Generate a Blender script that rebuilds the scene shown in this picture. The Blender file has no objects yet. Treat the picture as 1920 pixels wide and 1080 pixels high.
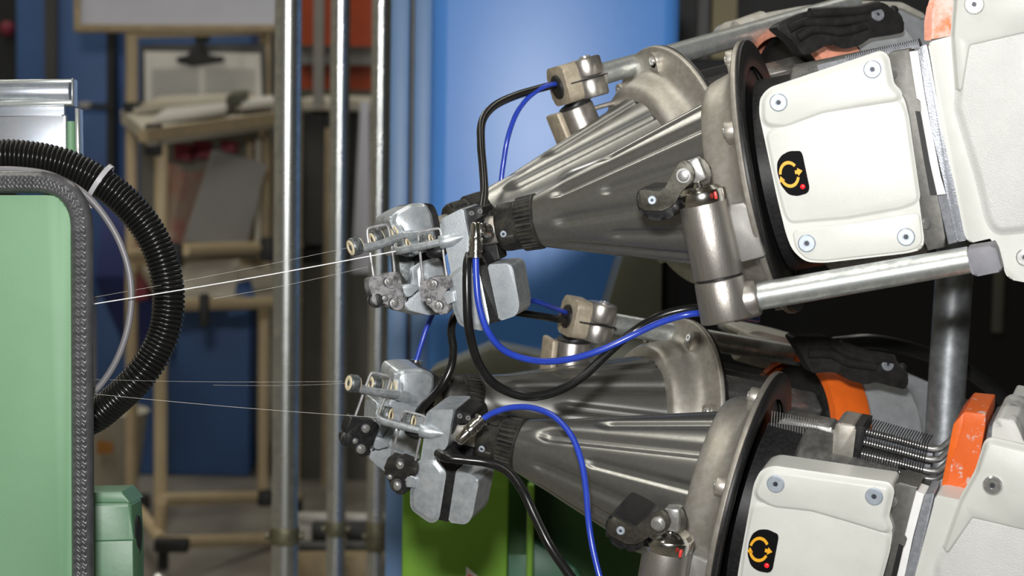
import bpy, bmesh, math, random
from mathutils import Vector, Matrix
random.seed(7)
SC = bpy.context.scene
COL = SC.collection
V = Vector

# ------------------------------------------------------------------ camera
K = 0.4e-3 / 1.75                      # metres per photo pixel per metre of depth
CAM = V((0.0, 0.0, 1.10))
PITCH, ROLL = math.radians(-5.7), math.radians(0.95)
F = V((0, math.cos(PITCH), math.sin(PITCH)))
R0 = V((1, 0, 0)); U0 = R0.cross(F)
R = R0 * math.cos(ROLL) + U0 * math.sin(ROLL)
U = U0 * math.cos(ROLL) - R0 * math.sin(ROLL)
cd = bpy.data.cameras.new('camera'); cam = bpy.data.objects.new('camera', cd); COL.objects.link(cam)
cd.sensor_width = 36.0
cd.lens = 36.0 / (1920 * K)
cd.clip_start = 0.05; cd.clip_end = 60
m = Matrix((R, U, -F)).transposed().to_4x4(); m.translation = CAM
cam.matrix_world = m
cd.dof.use_dof = True
cd.dof.focus_distance = 1.76
cd.dof.aperture_fstop = 10.5
SC.camera = cam

# ------------------------------------------------------------------ exposure, world, lights
SC.view_settings.view_transform = 'Standard'
SC.view_settings.look = 'None'
SC.view_settings.gamma = 1.0
SC.view_settings.use_curve_mapping = False
SC.view_settings.exposure = 0.0
w = bpy.data.worlds.new('hall_air'); SC.world = w; w.use_nodes = True
bg = w.node_tree.nodes['Background']
bg.inputs[0].default_value = (0.85, 0.92, 1.0, 1); bg.inputs[1].default_value = 0.03

def area_light(name, loc, target, sx, sy, power, color):
    l = bpy.data.lights.new(name, 'AREA'); l.shape = 'RECTANGLE'; l.size = sx; l.size_y = sy
    l.energy = power; l.color = color
    o = bpy.data.objects.new(name, l); COL.objects.link(o)
    o.location = loc
    d = (V(target) - V(loc)).normalized()
    o.rotation_euler = d.to_track_quat('-Z', 'Y').to_euler()
    return o
# the camera's flash unit, held a little above and left of the lens
FLASH = CAM + U * 0.22 - R * 0.05 - F * 0.05
fl = area_light('flash_unit', FLASH, CAM + F * 2.2 + U * 0.16 + R * 0.02, 0.11, 0.08, 7.6, (1.0, 0.985, 0.97))
fl.data.spread = math.radians(75)      # reflector of the flash
# fluorescent lamp rows under the hall roof
area_light('hall_lamp', (-1.2, 1.2, 4.2), (-1.2, 1.6, 0), 0.35, 4.0, 52, (1.0, 0.96, 0.87))
area_light('hall_lamp', (1.3, 4.5, 4.2), (1.3, 4.5, 0), 0.35, 4.0, 34, (1.0, 0.96, 0.87))
area_light('hall_lamp', (-2.0, 6.0, 4.2), (-2.0, 6.0, 0), 0.35, 4.0, 50, (1.0, 0.96, 0.87))

# ------------------------------------------------------------------ pixel helpers
def P(px, py, d):
    return CAM + R * ((px - 960) * K * d) - U * ((py - 540) * K * d) + F * d

class Fr:
    """Right-handed local frame: x along, y up, z towards the viewer."""
    def __init__(s, n2, dn, c2, dc, roll=0.0):
        a, c = P(n2[0], n2[1], dn), P(c2[0], c2[1], dc)
        s.o = c; s.x = (c - a).normalized()
        t = (CAM - c)
        z = (t - s.x * t.dot(s.x)).normalized()
        y = z.cross(s.x).normalized()
        r = math.radians(roll)          # positive roll tips the front face downwards
        s.z = z * math.cos(r) - y * math.sin(r)
        s.y = s.z.cross(s.x).normalized()
        s.M = Matrix((s.x, s.y, s.z)).transposed().to_4x4(); s.M.translation = s.o
        s.len = (c - a).length
    def l(s, px, py, z=0.0):
        d = R * ((px - 960) * K) - U * ((py - 540) * K) + F
        t = ((s.o - CAM).dot(s.z) + z) / d.dot(s.z)
        q = CAM + d * t - s.o
        return V((q.dot(s.x), q.dot(s.y), q.dot(s.z)))
    def w2l(s, p):
        q = p - s.o
        return V((q.dot(s.x), q.dot(s.y), q.dot(s.z)))
    def tr(s, pts, z=0.0):
        return [s.l(a, b, z) for a, b in pts]

def camfr(d, px=960, py=540):
    return Fr((px - 50, py), d, (px, py), d)
class CamPlane(Fr):
    """Frame square to the camera at one depth."""
    def __init__(s, d, yaw=0.0):
        s.o = CAM + F * d
        c, n = math.cos(math.radians(yaw)), math.sin(math.radians(yaw))
        s.x = R * c + F * n; s.y = U.copy(); s.z = s.x.cross(s.y)
        s.M = Matrix((s.x, s.y, s.z)).transposed().to_4x4(); s.M.translation = s.o

def cv(x0, y0, k, pts):                # crop coordinates -> photo pixels
    return [(x0 + a / k, y0 + b / k) for a, b in pts]

def rnd(pts, r, n=4):                  # round the corners of a 2-D outline
    out = []; N = len(pts)
    for i in range(N):
        p0, p1, p2 = V(pts[i - 1]), V(pts[i]), V(pts[(i + 1) % N])
        a, b = p0 - p1, p2 - p1
        k = min(r, a.length * 0.45, b.length * 0.45)
        s, e = p1 + a.normalized() * k, p1 + b.normalized() * k
        for j in range(n + 1):
            t = j / n
            q = s * (1 - t) ** 2 + p1 * 2 * t * (1 - t) + e * t * t
            out.append((q.x, q.y))
    return out

def smooth(pts, n=6, closed=False):    # Catmull-Rom
    pts = [V(p) for p in pts]; out = []
    N = len(pts)
    rng = range(N) if closed else range(N - 1)
    for i in rng:
        if closed:
            p0, p1, p2, p3 = pts[i - 1], pts[i], pts[(i + 1) % N], pts[(i + 2) % N]
        else:
            p1, p2 = pts[i], pts[i + 1]
            p0 = pts[i - 1] if i else p1 * 2 - p2
            p3 = pts[i + 2] if i + 2 < N else p2 * 2 - p1
        for j in range(n):
            t = j / n
            out.append(0.5 * ((2 * p1) + (p2 - p0) * t + (2 * p0 - 5 * p1 + 4 * p2 - p3) * t * t + (3 * p1 - p0 - 3 * p2 + p3) * t ** 3))
    if not closed: out.append(pts[-1])
    return out

# ------------------------------------------------------------------ mesh builder
class MB:
    def __init__(s): s.bm = bmesh.new(); s.mi = 0
    def face(s, vs):
        try:
            f = s.bm.faces.new(vs); f.material_index = s.mi; return f
        except ValueError: return None
    def prism(s, pts, depth, bevel=0.0, seg=2, both=False, dirv=None):
        """pts: 3-D outline of the front, depth backwards along -dirv."""
        pts = [V(p) for p in pts]
        nrm = V((0, 0, 0))
        for i in range(len(pts)):
            a, b = pts[i], pts[(i + 1) % len(pts)]
            nrm += a.cross(b)
        d = V(dirv) if dirv is not None else V((0, 0, 1))
        d.normalize()
        if nrm.dot(d) < 0: pts.reverse()
        t = bmesh.new()
        fv = [t.verts.new(p) for p in pts]; bv = [t.verts.new(p - d * depth) for p in pts]
        n = len(pts)
        ff = t.faces.new(fv); bf = t.faces.new(bv[::-1])
        for i in range(n):
            j = (i + 1) % n
            t.faces.new([fv[j], fv[i], bv[i], bv[j]])
        if bevel > 0:
            es = list(ff.edges) + (list(bf.edges) if both else [])
            bmesh.ops.bevel(t, geom=es, offset=bevel, segments=seg, profile=0.5, affect='EDGES', clamp_overlap=True)
        s._merge(t)
        return s
    def pad(s, pts, h, w, steps=5):
        """softly swelling pad: outline spread by w at the foot, rising by h along +z"""
        pts = [V(p) for p in pts]; n = len(pts)
        ar = sum(pts[i].x * pts[(i + 1) % n].y - pts[(i + 1) % n].x * pts[i].y for i in range(n))
        if ar < 0: pts.reverse()
        nr = []
        for i in range(n):
            a = (pts[i] - pts[i - 1]); b = (pts[(i + 1) % n] - pts[i]); a.z = b.z = 0
            a.normalize(); b.normalize()
            m_ = V((a.y + b.y, -a.x - b.x, 0))
            nr.append(m_.normalized() if m_.length > 1e-6 else V((a.y, -a.x, 0)))
        rings = []
        for j in range(steps + 1):
            u = j / steps; e = u * u * (3 - 2 * u)
            rings.append([s.bm.verts.new(p + q * w * (1 - u) + V((0, 0, h * (e - 1)))) for p, q in zip(pts, nr)])
        rings.insert(0, [s.bm.verts.new(v.co - V((0, 0, .002))) for v in rings[0]])
        for a, b in zip(rings, rings[1:]):
            for i in range(n):
                j = (i + 1) % n
                s.face([a[i], a[j], b[j], b[i]])
        s.face(rings[-1]); s.face(rings[0][::-1])
        return s
    def _merge(s, t):
        mp = {}
        for v in t.verts: mp[v] = s.bm.verts.new(v.co)
        for f in t.faces: s.face([mp[v] for v in f.verts])
        t.free()
    def box(s, c, sx, sy, sz, rot=None, bevel=0.0, seg=2):
        t = bmesh.new(); bmesh.ops.create_cube(t, size=1.0)
        M = (rot.to_4x4() if rot else Matrix.Identity(4)) @ Matrix.Diagonal((sx, sy, sz, 1))
        bmesh.ops.transform(t, matrix=Matrix.Diagonal((sx, sy, sz, 1)), verts=t.verts)
        if bevel: bmesh.ops.bevel(t, geom=list(t.edges), offset=bevel, segments=seg, profile=0.5, affect='EDGES', clamp_overlap=True)
        M = Matrix.Translation(V(c)) @ (rot.to_4x4() if rot else Matrix.Identity(4))
        bmesh.ops.transform(t, matrix=M, verts=t.verts)
        s._merge(t); return s
    def rev(s, p0, ax, prof, n=24, caps=True, fn=None, ph=0.0):
        """surface of revolution: prof = [(distance from p0 along ax, radius)]"""
        p0 = V(p0); ax = V(ax).normalized()
        e1 = ax.cross(V((0, 0, 1)) if abs(ax.z) < 0.9 else V((0, 1, 0))).normalized(); e2 = ax.cross(e1)
        rings = []
        for t, r in prof:
            ring = []
            for i in range(n):
                th = 2 * math.pi * i / n + ph
                rr = r + (fn(th, t, r) if fn else 0)
                ring.append(s.bm.verts.new(p0 + ax * t + (e1 * math.cos(th) + e2 * math.sin(th)) * rr))
            rings.append(ring)
        for a, b in zip(rings, rings[1:]):
            for i in range(n):
                j = (i + 1) % n
                s.face([a[i], a[j], b[j], b[i]])
        if caps:
            s.face(rings[0][::-1]); s.face(rings[-1])
        return s
    def cyl(s, p0, p1, r0, r1=None, n=20, bev=0.0):
        p0, p1 = V(p0), V(p1); L = (p1 - p0).length; r1 = r0 if r1 is None else r1
        if bev: pr = [(0, r0 - bev), (bev * .3, r0 - bev * .3), (bev, r0), (L - bev, r1), (L - bev * .3, r1 - bev * .3), (L, r1 - bev)]
        else: pr = [(0, r0), (L, r1)]
        return s.rev(p0, p1 - p0, pr, n)
    def tube(s, pts, r, n=10, sm=6, fn=None, closed=False):
        pts = smooth(pts, sm, closed) if sm else [V(p) for p in pts]
        N = len(pts)
        tang = []
        for i in range(N):
            if closed: a, b = pts[i - 1], pts[(i + 1) % N]
            else: a, b = pts[max(i - 1, 0)], pts[min(i + 1, N - 1)]
            tang.append((b - a).normalized())
        e = tang[0].cross(V((0.13, 0.31, 0.94)))
        if e.length < 1e-3: e = tang[0].cross(V((1, 0, 0)))
        e.normalize()
        rings = []; acc = 0
        for i in range(N):
            if i:
                acc += (pts[i] - pts[i - 1]).length
                e = e - tang[i] * e.dot(tang[i]); e.normalize()
            f = tang[i].cross(e)
            rr = fn(acc, i) if fn else r
            rings.append([s.bm.verts.new(pts[i] + (e * math.cos(2 * math.pi * k / n) + f * math.sin(2 * math.pi * k / n)) * rr) for k in range(n)])
        pairs = list(zip(rings, rings[1:]))
        for a, b in pairs:
            for k in range(n):
                j = (k + 1) % n
                s.face([a[k], a[j], b[j], b[k]])
        if not closed: s.face(rings[0][::-1]); s.face(rings[-1])
        return s
    def sphere(s, c, r, sx=1, sy=1, sz=1):
        t = bmesh.new(); bmesh.ops.create_uvsphere(t, u_segments=16, v_segments=10, radius=r)
        bmesh.ops.transform(t, matrix=Matrix.Translation(V(c)) @ Matrix.Diagonal((sx, sy, sz, 1)), verts=t.verts)
        s._merge(t); return s

def build(name, mb, mats, parent=None, label=None, angle=38, origin=None):
    me = bpy.data.meshes.new(name)
    bmesh.ops.recalc_face_normals(mb.bm, faces=mb.bm.faces)
    if parent is None:
        if origin is None:
            xs = [v.co for v in mb.bm.verts]
            lo = V([min(c[i] for c in xs) for i in range(3)]); hi = V([max(c[i] for c in xs) for i in range(3)])
            origin = V(((lo.x + hi.x) / 2, (lo.y + hi.y) / 2, lo.z))
        bmesh.ops.translate(mb.bm, vec=-V(origin), verts=mb.bm.verts)
    mb.bm.to_mesh(me); mb.bm.free()
    for mm in (mats if isinstance(mats, (list, tuple)) else [mats]): me.materials.append(mm)
    for p in me.polygons: p.use_smooth = True
    me.set_sharp_from_angle(angle=math.radians(angle))
    o = bpy.data.objects.new(name, me); COL.objects.link(o)
    if parent is not None: o.parent = parent
    else: o.location = origin
    if label: o['label'] = label
    return o
def tag(o, label, cat, group=None, kind=None):
    if label: o['label'] = label
    if cat: o['category'] = cat
    if group: o['group'] = group
    if kind: o['kind'] = kind
    return o
def thing(name, label, cat, M, group=None):
    o = bpy.data.objects.new(name, None); COL.objects.link(o); o.empty_display_size = 0.02
    o.matrix_world = M
    return tag(o, label, cat, group)
def copy_tree(o, M=None, label=None, parent=None):
    c = o.copy(); COL.objects.link(c)
    if parent is not None: c.parent = parent
    for ch in list(o.children): copy_tree(ch, parent=c)
    if M is not None: c.matrix_world = M
    if label: c['label'] = label
    return c

# ------------------------------------------------------------------ materials
VS = 3.5
def mat(name, col, rough=0.5, metal=0.0, var=0.0, vscale=30, col2=None, bump=0.0, bscale=200, coat=0.0, stretch=None, emit=None, spec=0.5, rvar=0.0, ramp=(0.42, 0.6), trans=0.0):
    vscale *= VS; bscale *= VS
    M = bpy.data.materials.new(name); M.use_nodes = True
    nt = M.node_tree; b = nt.nodes['Principled BSDF']
    b.inputs['Base Color'].default_value = (*col, 1); b.inputs['Roughness'].default_value = rough
    b.inputs['Metallic'].default_value = metal; b.inputs['Specular IOR Level'].default_value = spec
    if coat: b.inputs['Coat Weight'].default_value = coat; b.inputs['Coat Roughness'].default_value = 0.15
    if trans: b.inputs['Transmission Weight'].default_value = trans
    tc = nt.nodes.new('ShaderNodeTexCoord')
    src = tc.outputs['Object']
    if stretch:
        mp = nt.nodes.new('ShaderNodeMapping'); mp.inputs['Scale'].default_value = stretch
        nt.links.new(src, mp.inputs['Vector']); src = mp.outputs['Vector']
    if var or col2:
        nz = nt.nodes.new('ShaderNodeTexNoise'); nz.inputs['Scale'].default_value = vscale; nz.inputs['Detail'].default_value = 6; nz.inputs['Roughness'].default_value = 0.65
        nt.links.new(src, nz.inputs['Vector'])
        rp = nt.nodes.new('ShaderNodeValToRGB')
        c2 = col2 if col2 else tuple(c * (1 - var) for c in col)
        rp.color_ramp.elements[0].position = ramp[0]; rp.color_ramp.elements[1].position = ramp[1]
        rp.color_ramp.elements[0].color = (*c2, 1); rp.color_ramp.elements[1].color = (*col, 1)
        nt.links.new(nz.outputs['Fac'], rp.inputs['Fac']); nt.links.new(rp.outputs['Color'], b.inputs['Base Color'])
        if rvar:
            mr = nt.nodes.new('ShaderNodeMapRange'); mr.inputs['To Min'].default_value = rough + rvar; mr.inputs['To Max'].default_value = rough - rvar
            mr.inputs['From Min'].default_value = 0.3; mr.inputs['From Max'].default_value = 0.7
            nt.links.new(nz.outputs['Fac'], mr.inputs['Value']); nt.links.new(mr.outputs['Result'], b.inputs['Roughness'])
    if bump:
        n2 = nt.nodes.new('ShaderNodeTexNoise'); n2.inputs['Scale'].default_value = bscale; n2.inputs['Detail'].default_value = 3
        nt.links.new(src, n2.inputs['Vector'])
        bp = nt.nodes.new('ShaderNodeBump'); bp.inputs['Strength'].default_value = bump; bp.inputs['Distance'].default_value = 0.001
        nt.links.new(n2.outputs['Fac'], bp.inputs['Height']); nt.links.new(bp.outputs['Normal'], b.inputs['Normal'])
    if emit:
        b.inputs['Emission Color'].default_value = (*emit[0], 1); b.inputs['Emission Strength'].default_value = emit[1]
    return M

cone_alu = mat('satin_dark_aluminium', (0.29, 0.292, 0.28), 0.31, 0.85, vscale=70, col2=(0.262, 0.262, 0.245), rvar=0.02)
ring_alu = mat('cast_grey_alloy', (0.47, 0.45, 0.41), 0.42, 0.7, vscale=45, col2=(0.40, 0.375, 0.325), bump=0.15, bscale=700)
zinc = mat('zinc_casting', (0.68, 0.725, 0.76), 0.33, 0.6, vscale=32, col2=(0.36, 0.405, 0.44), rvar=0.08, bump=0.15, bscale=350, ramp=(0.30, 0.66))
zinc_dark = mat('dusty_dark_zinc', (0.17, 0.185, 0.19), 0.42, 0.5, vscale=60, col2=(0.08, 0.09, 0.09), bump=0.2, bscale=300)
lint = mat('linty_grey_plastic', (0.27, 0.265, 0.27), 0.8, 0.0, vscale=48, col2=(0.05, 0.05, 0.052), bump=0.4, bscale=420, ramp=(0.33, 0.55))
black_pl = mat('black_plastic', (0.010, 0.010, 0.011), 0.42, 0.0, spec=0.3, vscale=90, col2=(0.018, 0.018, 0.018), bump=0.06, bscale=500)
black_dusty = mat('dusty_black_plastic', (0.012, 0.012, 0.012), 0.5, 0.0, spec=0.3, vscale=30, col2=(0.042, 0.039, 0.03), bump=0.1, bscale=500, ramp=(0.3, 0.6))
rubber = mat('worn_black_rubber', (0.010, 0.010, 0.010), 0.5, 0.0, spec=0.35, vscale=30, col2=(0.026, 0.025, 0.025), bump=0.12, bscale=120, ramp=(.3, .7))
cable_blk = mat('black_cable_sheath', (0.012, 0.012, 0.012), 0.25, 0.0, spec=0.4, var=0.3, vscale=20)
hose_blue = mat('blue_air_hose', (0.02, 0.055, 0.44), 0.32, 0.0, var=0.15, vscale=15, coat=0.3)
pole_m = mat('galvanised_pole', (0.78, 0.80, 0.78), 0.29, 0.95, vscale=12, col2=(0.60, 0.63, 0.62), rvar=0.04, bump=0.1, bscale=120)
chrome = mat('bright_nickel', (0.80, 0.79, 0.75), 0.16, 1.0, var=0.15, vscale=40)
steel_wire = mat('steel_wire', (0.55, 0.55, 0.55), 0.25, 1.0, var=0.2, vscale=60)
wire_dusty = mat('dusty_wire', (0.42, 0.42, 0.43), 0.5, 0.5, var=0.3, vscale=60)
arm_grey = mat('grey_cast_arm', (0.36, 0.385, 0.40), 0.38, 0.5, col2=(0.26, 0.28, 0.295), vscale=70, bump=0.08, bscale=400)
ceramic = mat('cream_ceramic', (0.82, 0.72, 0.50), 0.3, 0.0, var=0.12, vscale=80)
bolt = mat('zinc_plated_bolt', (0.80, 0.80, 0.79), 0.28, 0.85, var=0.25, vscale=80)
screw_blue = mat('blue_zinc_screw', (0.52, 0.59, 0.67), 0.42, 0.45, var=0.15, vscale=80)
socket = mat('dark_socket', (0.05, 0.055, 0.065), 0.5, 0.3, var=0.2, vscale=50)
white_paint = mat('warm_white_paint', (0.63, 0.64, 0.60), 0.40, 0.0, var=0.05, vscale=9, bump=0.10, bscale=420, coat=0.1)
white_peel = mat('orange_peel_white_paint', (0.64, 0.65, 0.625), 0.24, 0.0, var=0.05, vscale=9, bump=0.6, bscale=330, coat=0.15)
rubber_dust = mat('dusty_rubber', (0.02, 0.02, 0.02), .6, 0, vscale=30, col2=(.08, .08, .08))
white_strip_m = mat('bright_white_strip', (0.88, 0.88, 0.87), 0.4, 0.0, var=0.03, vscale=30)
grey_frame = mat('grey_side_metal', (0.13, 0.128, 0.115), 0.45, 0.4, var=0.2, vscale=70, bump=0.1, bscale=600)
grey_strip_m = mat('blue_grey_strip', (0.36, 0.38, 0.42), 0.36, 0.4, var=0.2, vscale=60, bump=0.25, bscale=300)
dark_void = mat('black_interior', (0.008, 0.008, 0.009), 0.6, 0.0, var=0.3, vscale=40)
orange = mat('orange_plastic', (0.80, 0.14, 0.012), 0.45, 0.0, var=0.12, vscale=20)
orange_worn = mat('worn_orange_plastic', (0.72, 0.13, 0.02), 0.5, 0.0, vscale=30, col2=(0.62, 0.50, 0.46), bump=0.15, bscale=300, ramp=(0.36, 0.43))
pink_orange = mat('dusty_orange_plastic', (0.72, 0.30, 0.20), 0.55, 0.0, var=0.2, vscale=30)
display = mat('glossy_black_display', (0.006, 0.006, 0.007), 0.16, 0.0, var=0.2, vscale=20)
amber = mat('amber_print', (0.85, 0.42, 0.02), 0.5, 0.0, var=0.05, vscale=40)
led = mat('red_led', (0.9, 0.02, 0.02), 0.3, 0.0, var=0.02, vscale=10, emit=((1.0, 0.005, 0.01), 2.2))
cyl_alu = mat('brushed_grey_aluminium', (0.44, 0.42, 0.39), 0.36, 0.85, vscale=40, col2=(0.37, 0.35, 0.32), bump=0.12, bscale=500, stretch=(1, 0.15, 1))
galv = mat('galvanised_tube', (0.66, 0.69, 0.67), 0.36, 0.8, vscale=30, col2=(0.46, 0.49, 0.49), rvar=0.08)
lever_m = mat('dark_burnished_steel', (0.085, 0.08, 0.065), 0.45, 0.6, var=0.3, vscale=90, bump=0.15, bscale=500)
orange_dusty = mat('dust_covered_orange', (0.78, 0.17, 0.04), 0.55, 0.0, vscale=16, col2=(0.70, 0.50, 0.44), ramp=(.42, .6))
stand_galv = mat('dull_galvanised_tube', (0.24, 0.255, 0.265), 0.48, 0.6, vscale=26, col2=(0.14, 0.15, 0.16), ramp=(.35, .65))
pad_alu = mat('grey_machined_pad', (0.24, 0.235, 0.22), 0.5, 0.4, var=0.1, vscale=50)
red_mark = mat('red_mark', (0.75, 0.05, 0.04), 0.4, 0.0, var=0.1, vscale=40)
grey_cap = mat('grey_plastic_cap', (0.20, 0.20, 0.225), 0.5, 0.0, var=0.1, vscale=40, bump=0.08, bscale=500)
casing_grey = mat('grey_feeder_casing', (0.36, 0.38, 0.40), 0.45, 0.2, var=0.18, vscale=18, bump=0.1, bscale=300)
casing_cream = mat('dusty_cream_casing', (0.48, 0.475, 0.43), 0.5, 0.1, vscale=25, col2=(0.40, 0.38, 0.33), bump=0.12, bscale=300)
drum_m = mat('drum_steel', (0.42, 0.42, 0.41), 0.3, 0.8, var=0.3, vscale=50)
yarn_m = mat('pale_yarn', (0.62, 0.60, 0.55), 0.7, 0.0, var=0.15, vscale=200)
yarn_dim = mat('dim_grey_yarn', (0.20, 0.195, 0.18), 0.7, 0.0, var=0.15, vscale=200)
yarn_dark = mat('black_yarn', (0.010, 0.010, 0.011), 0.7, 0.0, var=0.2, vscale=200)
yarn_white = mat('white_yarn', (0.95, 0.95, 0.95), 0.5, 0.0, var=0.04, vscale=300)
belt_m = mat('grey_toothed_belt', (0.16, 0.17, 0.19), 0.5, 0.1, var=0.3, vscale=80)
beige_cast = mat('beige_dusty_casting', (0.46, 0.40, 0.30), 0.55, 0.35, vscale=40, col2=(0.36, 0.31, 0.23), bump=0.15, bscale=500)
steel_cast = mat('silver_grey_casting', (0.45, 0.43, 0.40), 0.33, 0.85, vscale=50, col2=(0.38, 0.36, 0.33), bump=0.12, bscale=700)

# ------------------------------------------------------------------ background materials
VS = 1.0
floor_m = mat('worn_concrete_floor', (0.30, 0.28, 0.24), 0.5, 0.0, vscale=3, col2=(0.22, 0.20, 0.17), bump=0.1, bscale=40)
wall_m = mat('dim_plaster_wall', (0.16, 0.155, 0.13), 0.8, 0.0, var=0.25, vscale=2)
blue_m = mat('blue_machine_paint', (0.085, 0.27, 0.72), 0.36, 0.0, var=0.06, vscale=4, bump=0.06, bscale=200)
blue_grey_m = mat('grey_blue_panel', (0.15, 0.27, 0.48), 0.45, 0.0, var=0.08, vscale=4)
blue_dark_m = mat('dark_blue_panel', (0.055, 0.13, 0.33), 0.5, 0.0, var=0.12, vscale=3)
navy_m = mat('navy_plastic', (0.015, 0.03, 0.16), 0.5, 0.0, var=0.15, vscale=5)
cream_pipe = mat('cream_coated_pipe', (0.60, 0.48, 0.30), 0.4, 0.0, var=0.1, vscale=12)
cream_pale = mat('pale_cream_board', (0.62, 0.58, 0.48), 0.55, 0.0, var=0.12, vscale=6)
paper_m = mat('off_white_paper', (0.68, 0.67, 0.62), 0.7, 0.0, var=0.05, vscale=10)
grey_sheet = mat('grey_cardboard', (0.34, 0.33, 0.31), 0.7, 0.0, var=0.08, vscale=8)
pink_m = mat('faded_pink_carton', (0.50, 0.22, 0.18), 0.7, 0.0, vscale=14, col2=(0.48, 0.38, 0.30))
red_m = mat('dark_red_folder', (0.26, 0.03, 0.05), 0.6, 0.0, var=0.2, vscale=10)
redorange_m = mat('rust_orange_panel', (0.50, 0.07, 0.01), 0.55, 0.0, var=0.15, vscale=5)
black_m = mat('matt_black_joint', (0.012, 0.013, 0.013), 0.6, 0.0, var=0.2, vscale=20)
wood_m = mat('tan_wood_edge', (0.42, 0.33, 0.20), 0.6, 0.0, var=0.2, vscale=20, stretch=(1, 8, 1))
lime_m = mat('lime_green_paint', (0.17, 0.36, 0.035), 0.42, 0.0, var=0.07, vscale=9, bump=0.06, bscale=200)
shaded_green_m = mat('green_paint_in_shade', (0.025, 0.085, 0.02), 0.5, 0.0, var=0.1, vscale=9)  # green of the lime box with the shade put into its colour
teal_m = mat('teal_green_casting', (0.05, 0.16, 0.09), 0.45, 0.0, var=0.1, vscale=9)
olive_m = mat('olive_grey_paint', (0.135, 0.14, 0.105), 0.5, 0.0, var=0.08, vscale=9, bump=0.05, bscale=200)
mint_m = mat('mint_green_paint', (0.175, 0.345, 0.19), 0.55, 0.0, vscale=7, col2=(0.16, 0.32, 0.175), bump=0.12, bscale=900)
mint_dark = mat('green_motor_paint', (0.12, 0.26, 0.145), 0.42, 0.0, var=0.1, vscale=9, bump=0.08, bscale=200)
trim_m = mat('grey_leather_grain_trim', (0.085, 0.085, 0.09), 0.30, 0.0, var=0.25, vscale=60, bump=0.15, bscale=500)
hose_blk = mat('gloss_black_corrugated', (0.010, 0.010, 0.010), 0.24, 0.0, var=0.2, vscale=40)
tube_grey = mat('grey_plastic_tube', (0.19, 0.185, 0.195), 0.4, 0.0, var=0.1, vscale=40)
tie_m = mat('translucent_white_nylon', (0.42, 0.42, 0.44), 0.35, 0.0, var=0.05, vscale=40)
plate_chrome = mat('scuffed_polished_metal', (0.62, 0.64, 0.68), 0.34, 0.7, vscale=35, col2=(0.42, 0.46, 0.52), rvar=0.08)
clear_m = mat('clear_acrylic_edge', (0.66, 0.70, 0.68), 0.18, 0.5, var=0.15, vscale=50)
white_m = mat('white_machine_base', (0.58, 0.56, 0.52), 0.5, 0.0, var=0.1, vscale=8)
white_sheet = mat('bluish_white_sheet', (0.58, 0.59, 0.66), 0.6, 0.0, var=0.05, vscale=8)
dkgrey_m = mat('dark_grey_machine', (0.06, 0.06, 0.055), 0.5, 0.0, var=0.2, vscale=6)
tan_blur = mat('tan_pillar_paint', (0.26, 0.22, 0.12), 0.6, 0.0, var=0.15, vscale=3)
sticker_m = mat('white_label_print', (0.60, 0.57, 0.50), 0.6, 0.0, vscale=160, col2=(0.40, 0.37, 0.32), ramp=(0.35, 0.5))
ink_m = mat('grey_ink_print', (0.42, 0.42, 0.40), 0.7, 0.0, var=0.1, vscale=40)

# ------------------------------------------------------------------ setting
mb = MB(); mb.box((0.5, 3.0, -0.05), 12, 15, 0.1)
o = build('floor', mb, floor_m, origin=(0.5, 3, 0)); o['kind'] = 'structure'
mb = MB(); mb.box((0.5, 10.0, 2.0), 12, 0.1, 4.1)
o = build('wall_back', mb, wall_m); o['kind'] = 'structure'
mb = MB(); mb.box((5.0, 2.5, 2.0), 0.1, 15, 4.1)
o = build('wall_right', mb, wall_m); o['kind'] = 'structure'

mb = MB(); mb.box((-3.6, 2.5, 2.2), 0.1, 15, 4.5)
light_wall = mat('pale_yellow_wall', (0.58, 0.55, 0.46), 0.8, 0.0, var=0.08, vscale=1.5)
o = build('wall_left', mb, light_wall); o['kind'] = 'structure'
mb = MB(); mb.box((0.5, -4.0, 2.2), 12, 0.1, 4.5)
o = build('wall_front', mb, mat('grey_front_wall', (0.30, 0.30, 0.28), .8, 0, var=.1, vscale=1.5)); o['kind'] = 'structure'
mb = MB(); mb.box((0.5, 3.0, 4.5), 12, 15, 0.1)
o = build('ceiling', mb, light_wall); o['kind'] = 'structure'
def wdim(px0, px1, py0, py1, d, tofloor=False):
    pm = (py0 + py1) / 2
    a, b = P(px0, pm, d), P(px1, pm, d)
    zt, zb = P((px0 + px1) / 2, py0, d).z, P((px0 + px1) / 2, py1, d).z
    if tofloor: zb = 0.0
    return a.x, b.x, a.y, zb, zt
def wbox(mb, px0, px1, py0, py1, d, depth, bevel=0.0, tofloor=False, yaw=0.0, seg=2):
    x0, x1, y, zb, zt = wdim(px0, px1, py0, py1, d, tofloor)
    c = V(((x0 + x1) / 2, y + depth / 2, (zb + zt) / 2))
    mb.box(c, x1 - x0, depth, zt - zb, Matrix.Rotation(math.radians(yaw), 3, 'Z') if yaw else None, bevel, seg)
    return mb
def wthing(name, label, cat, p, group=None):
    return thing(name, label, cat, Matrix.Translation(V(p)), group)
def child(name, mb, mats, root, label=None, angle=38):
    bmesh.ops.translate(mb.bm, vec=-root.location, verts=mb.bm.verts)
    return build(name, mb, mats, root, label, angle)
def plate(mb, pts, d, th, bevel=0.0, yaw=0.0):
    """flat sheet seen square-on at depth d, real thickness th (world coordinates)"""
    q = [P(a, b, d) for a, b in pts]
    mb.prism(q, th, bevel, dirv=-F); return mb
def sheet(mb, pts, th, bevel=0.0):
    """sheet through pixel+depth corners, thickness away from the camera"""
    q = [P(a, b, d) for a, b, d in pts]
    n = (q[1] - q[0]).cross(q[2] - q[0]).normalized()
    if n.dot(F) > 0: n = -n
    mb.prism(q, th, bevel, dirv=n); return mb

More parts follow.
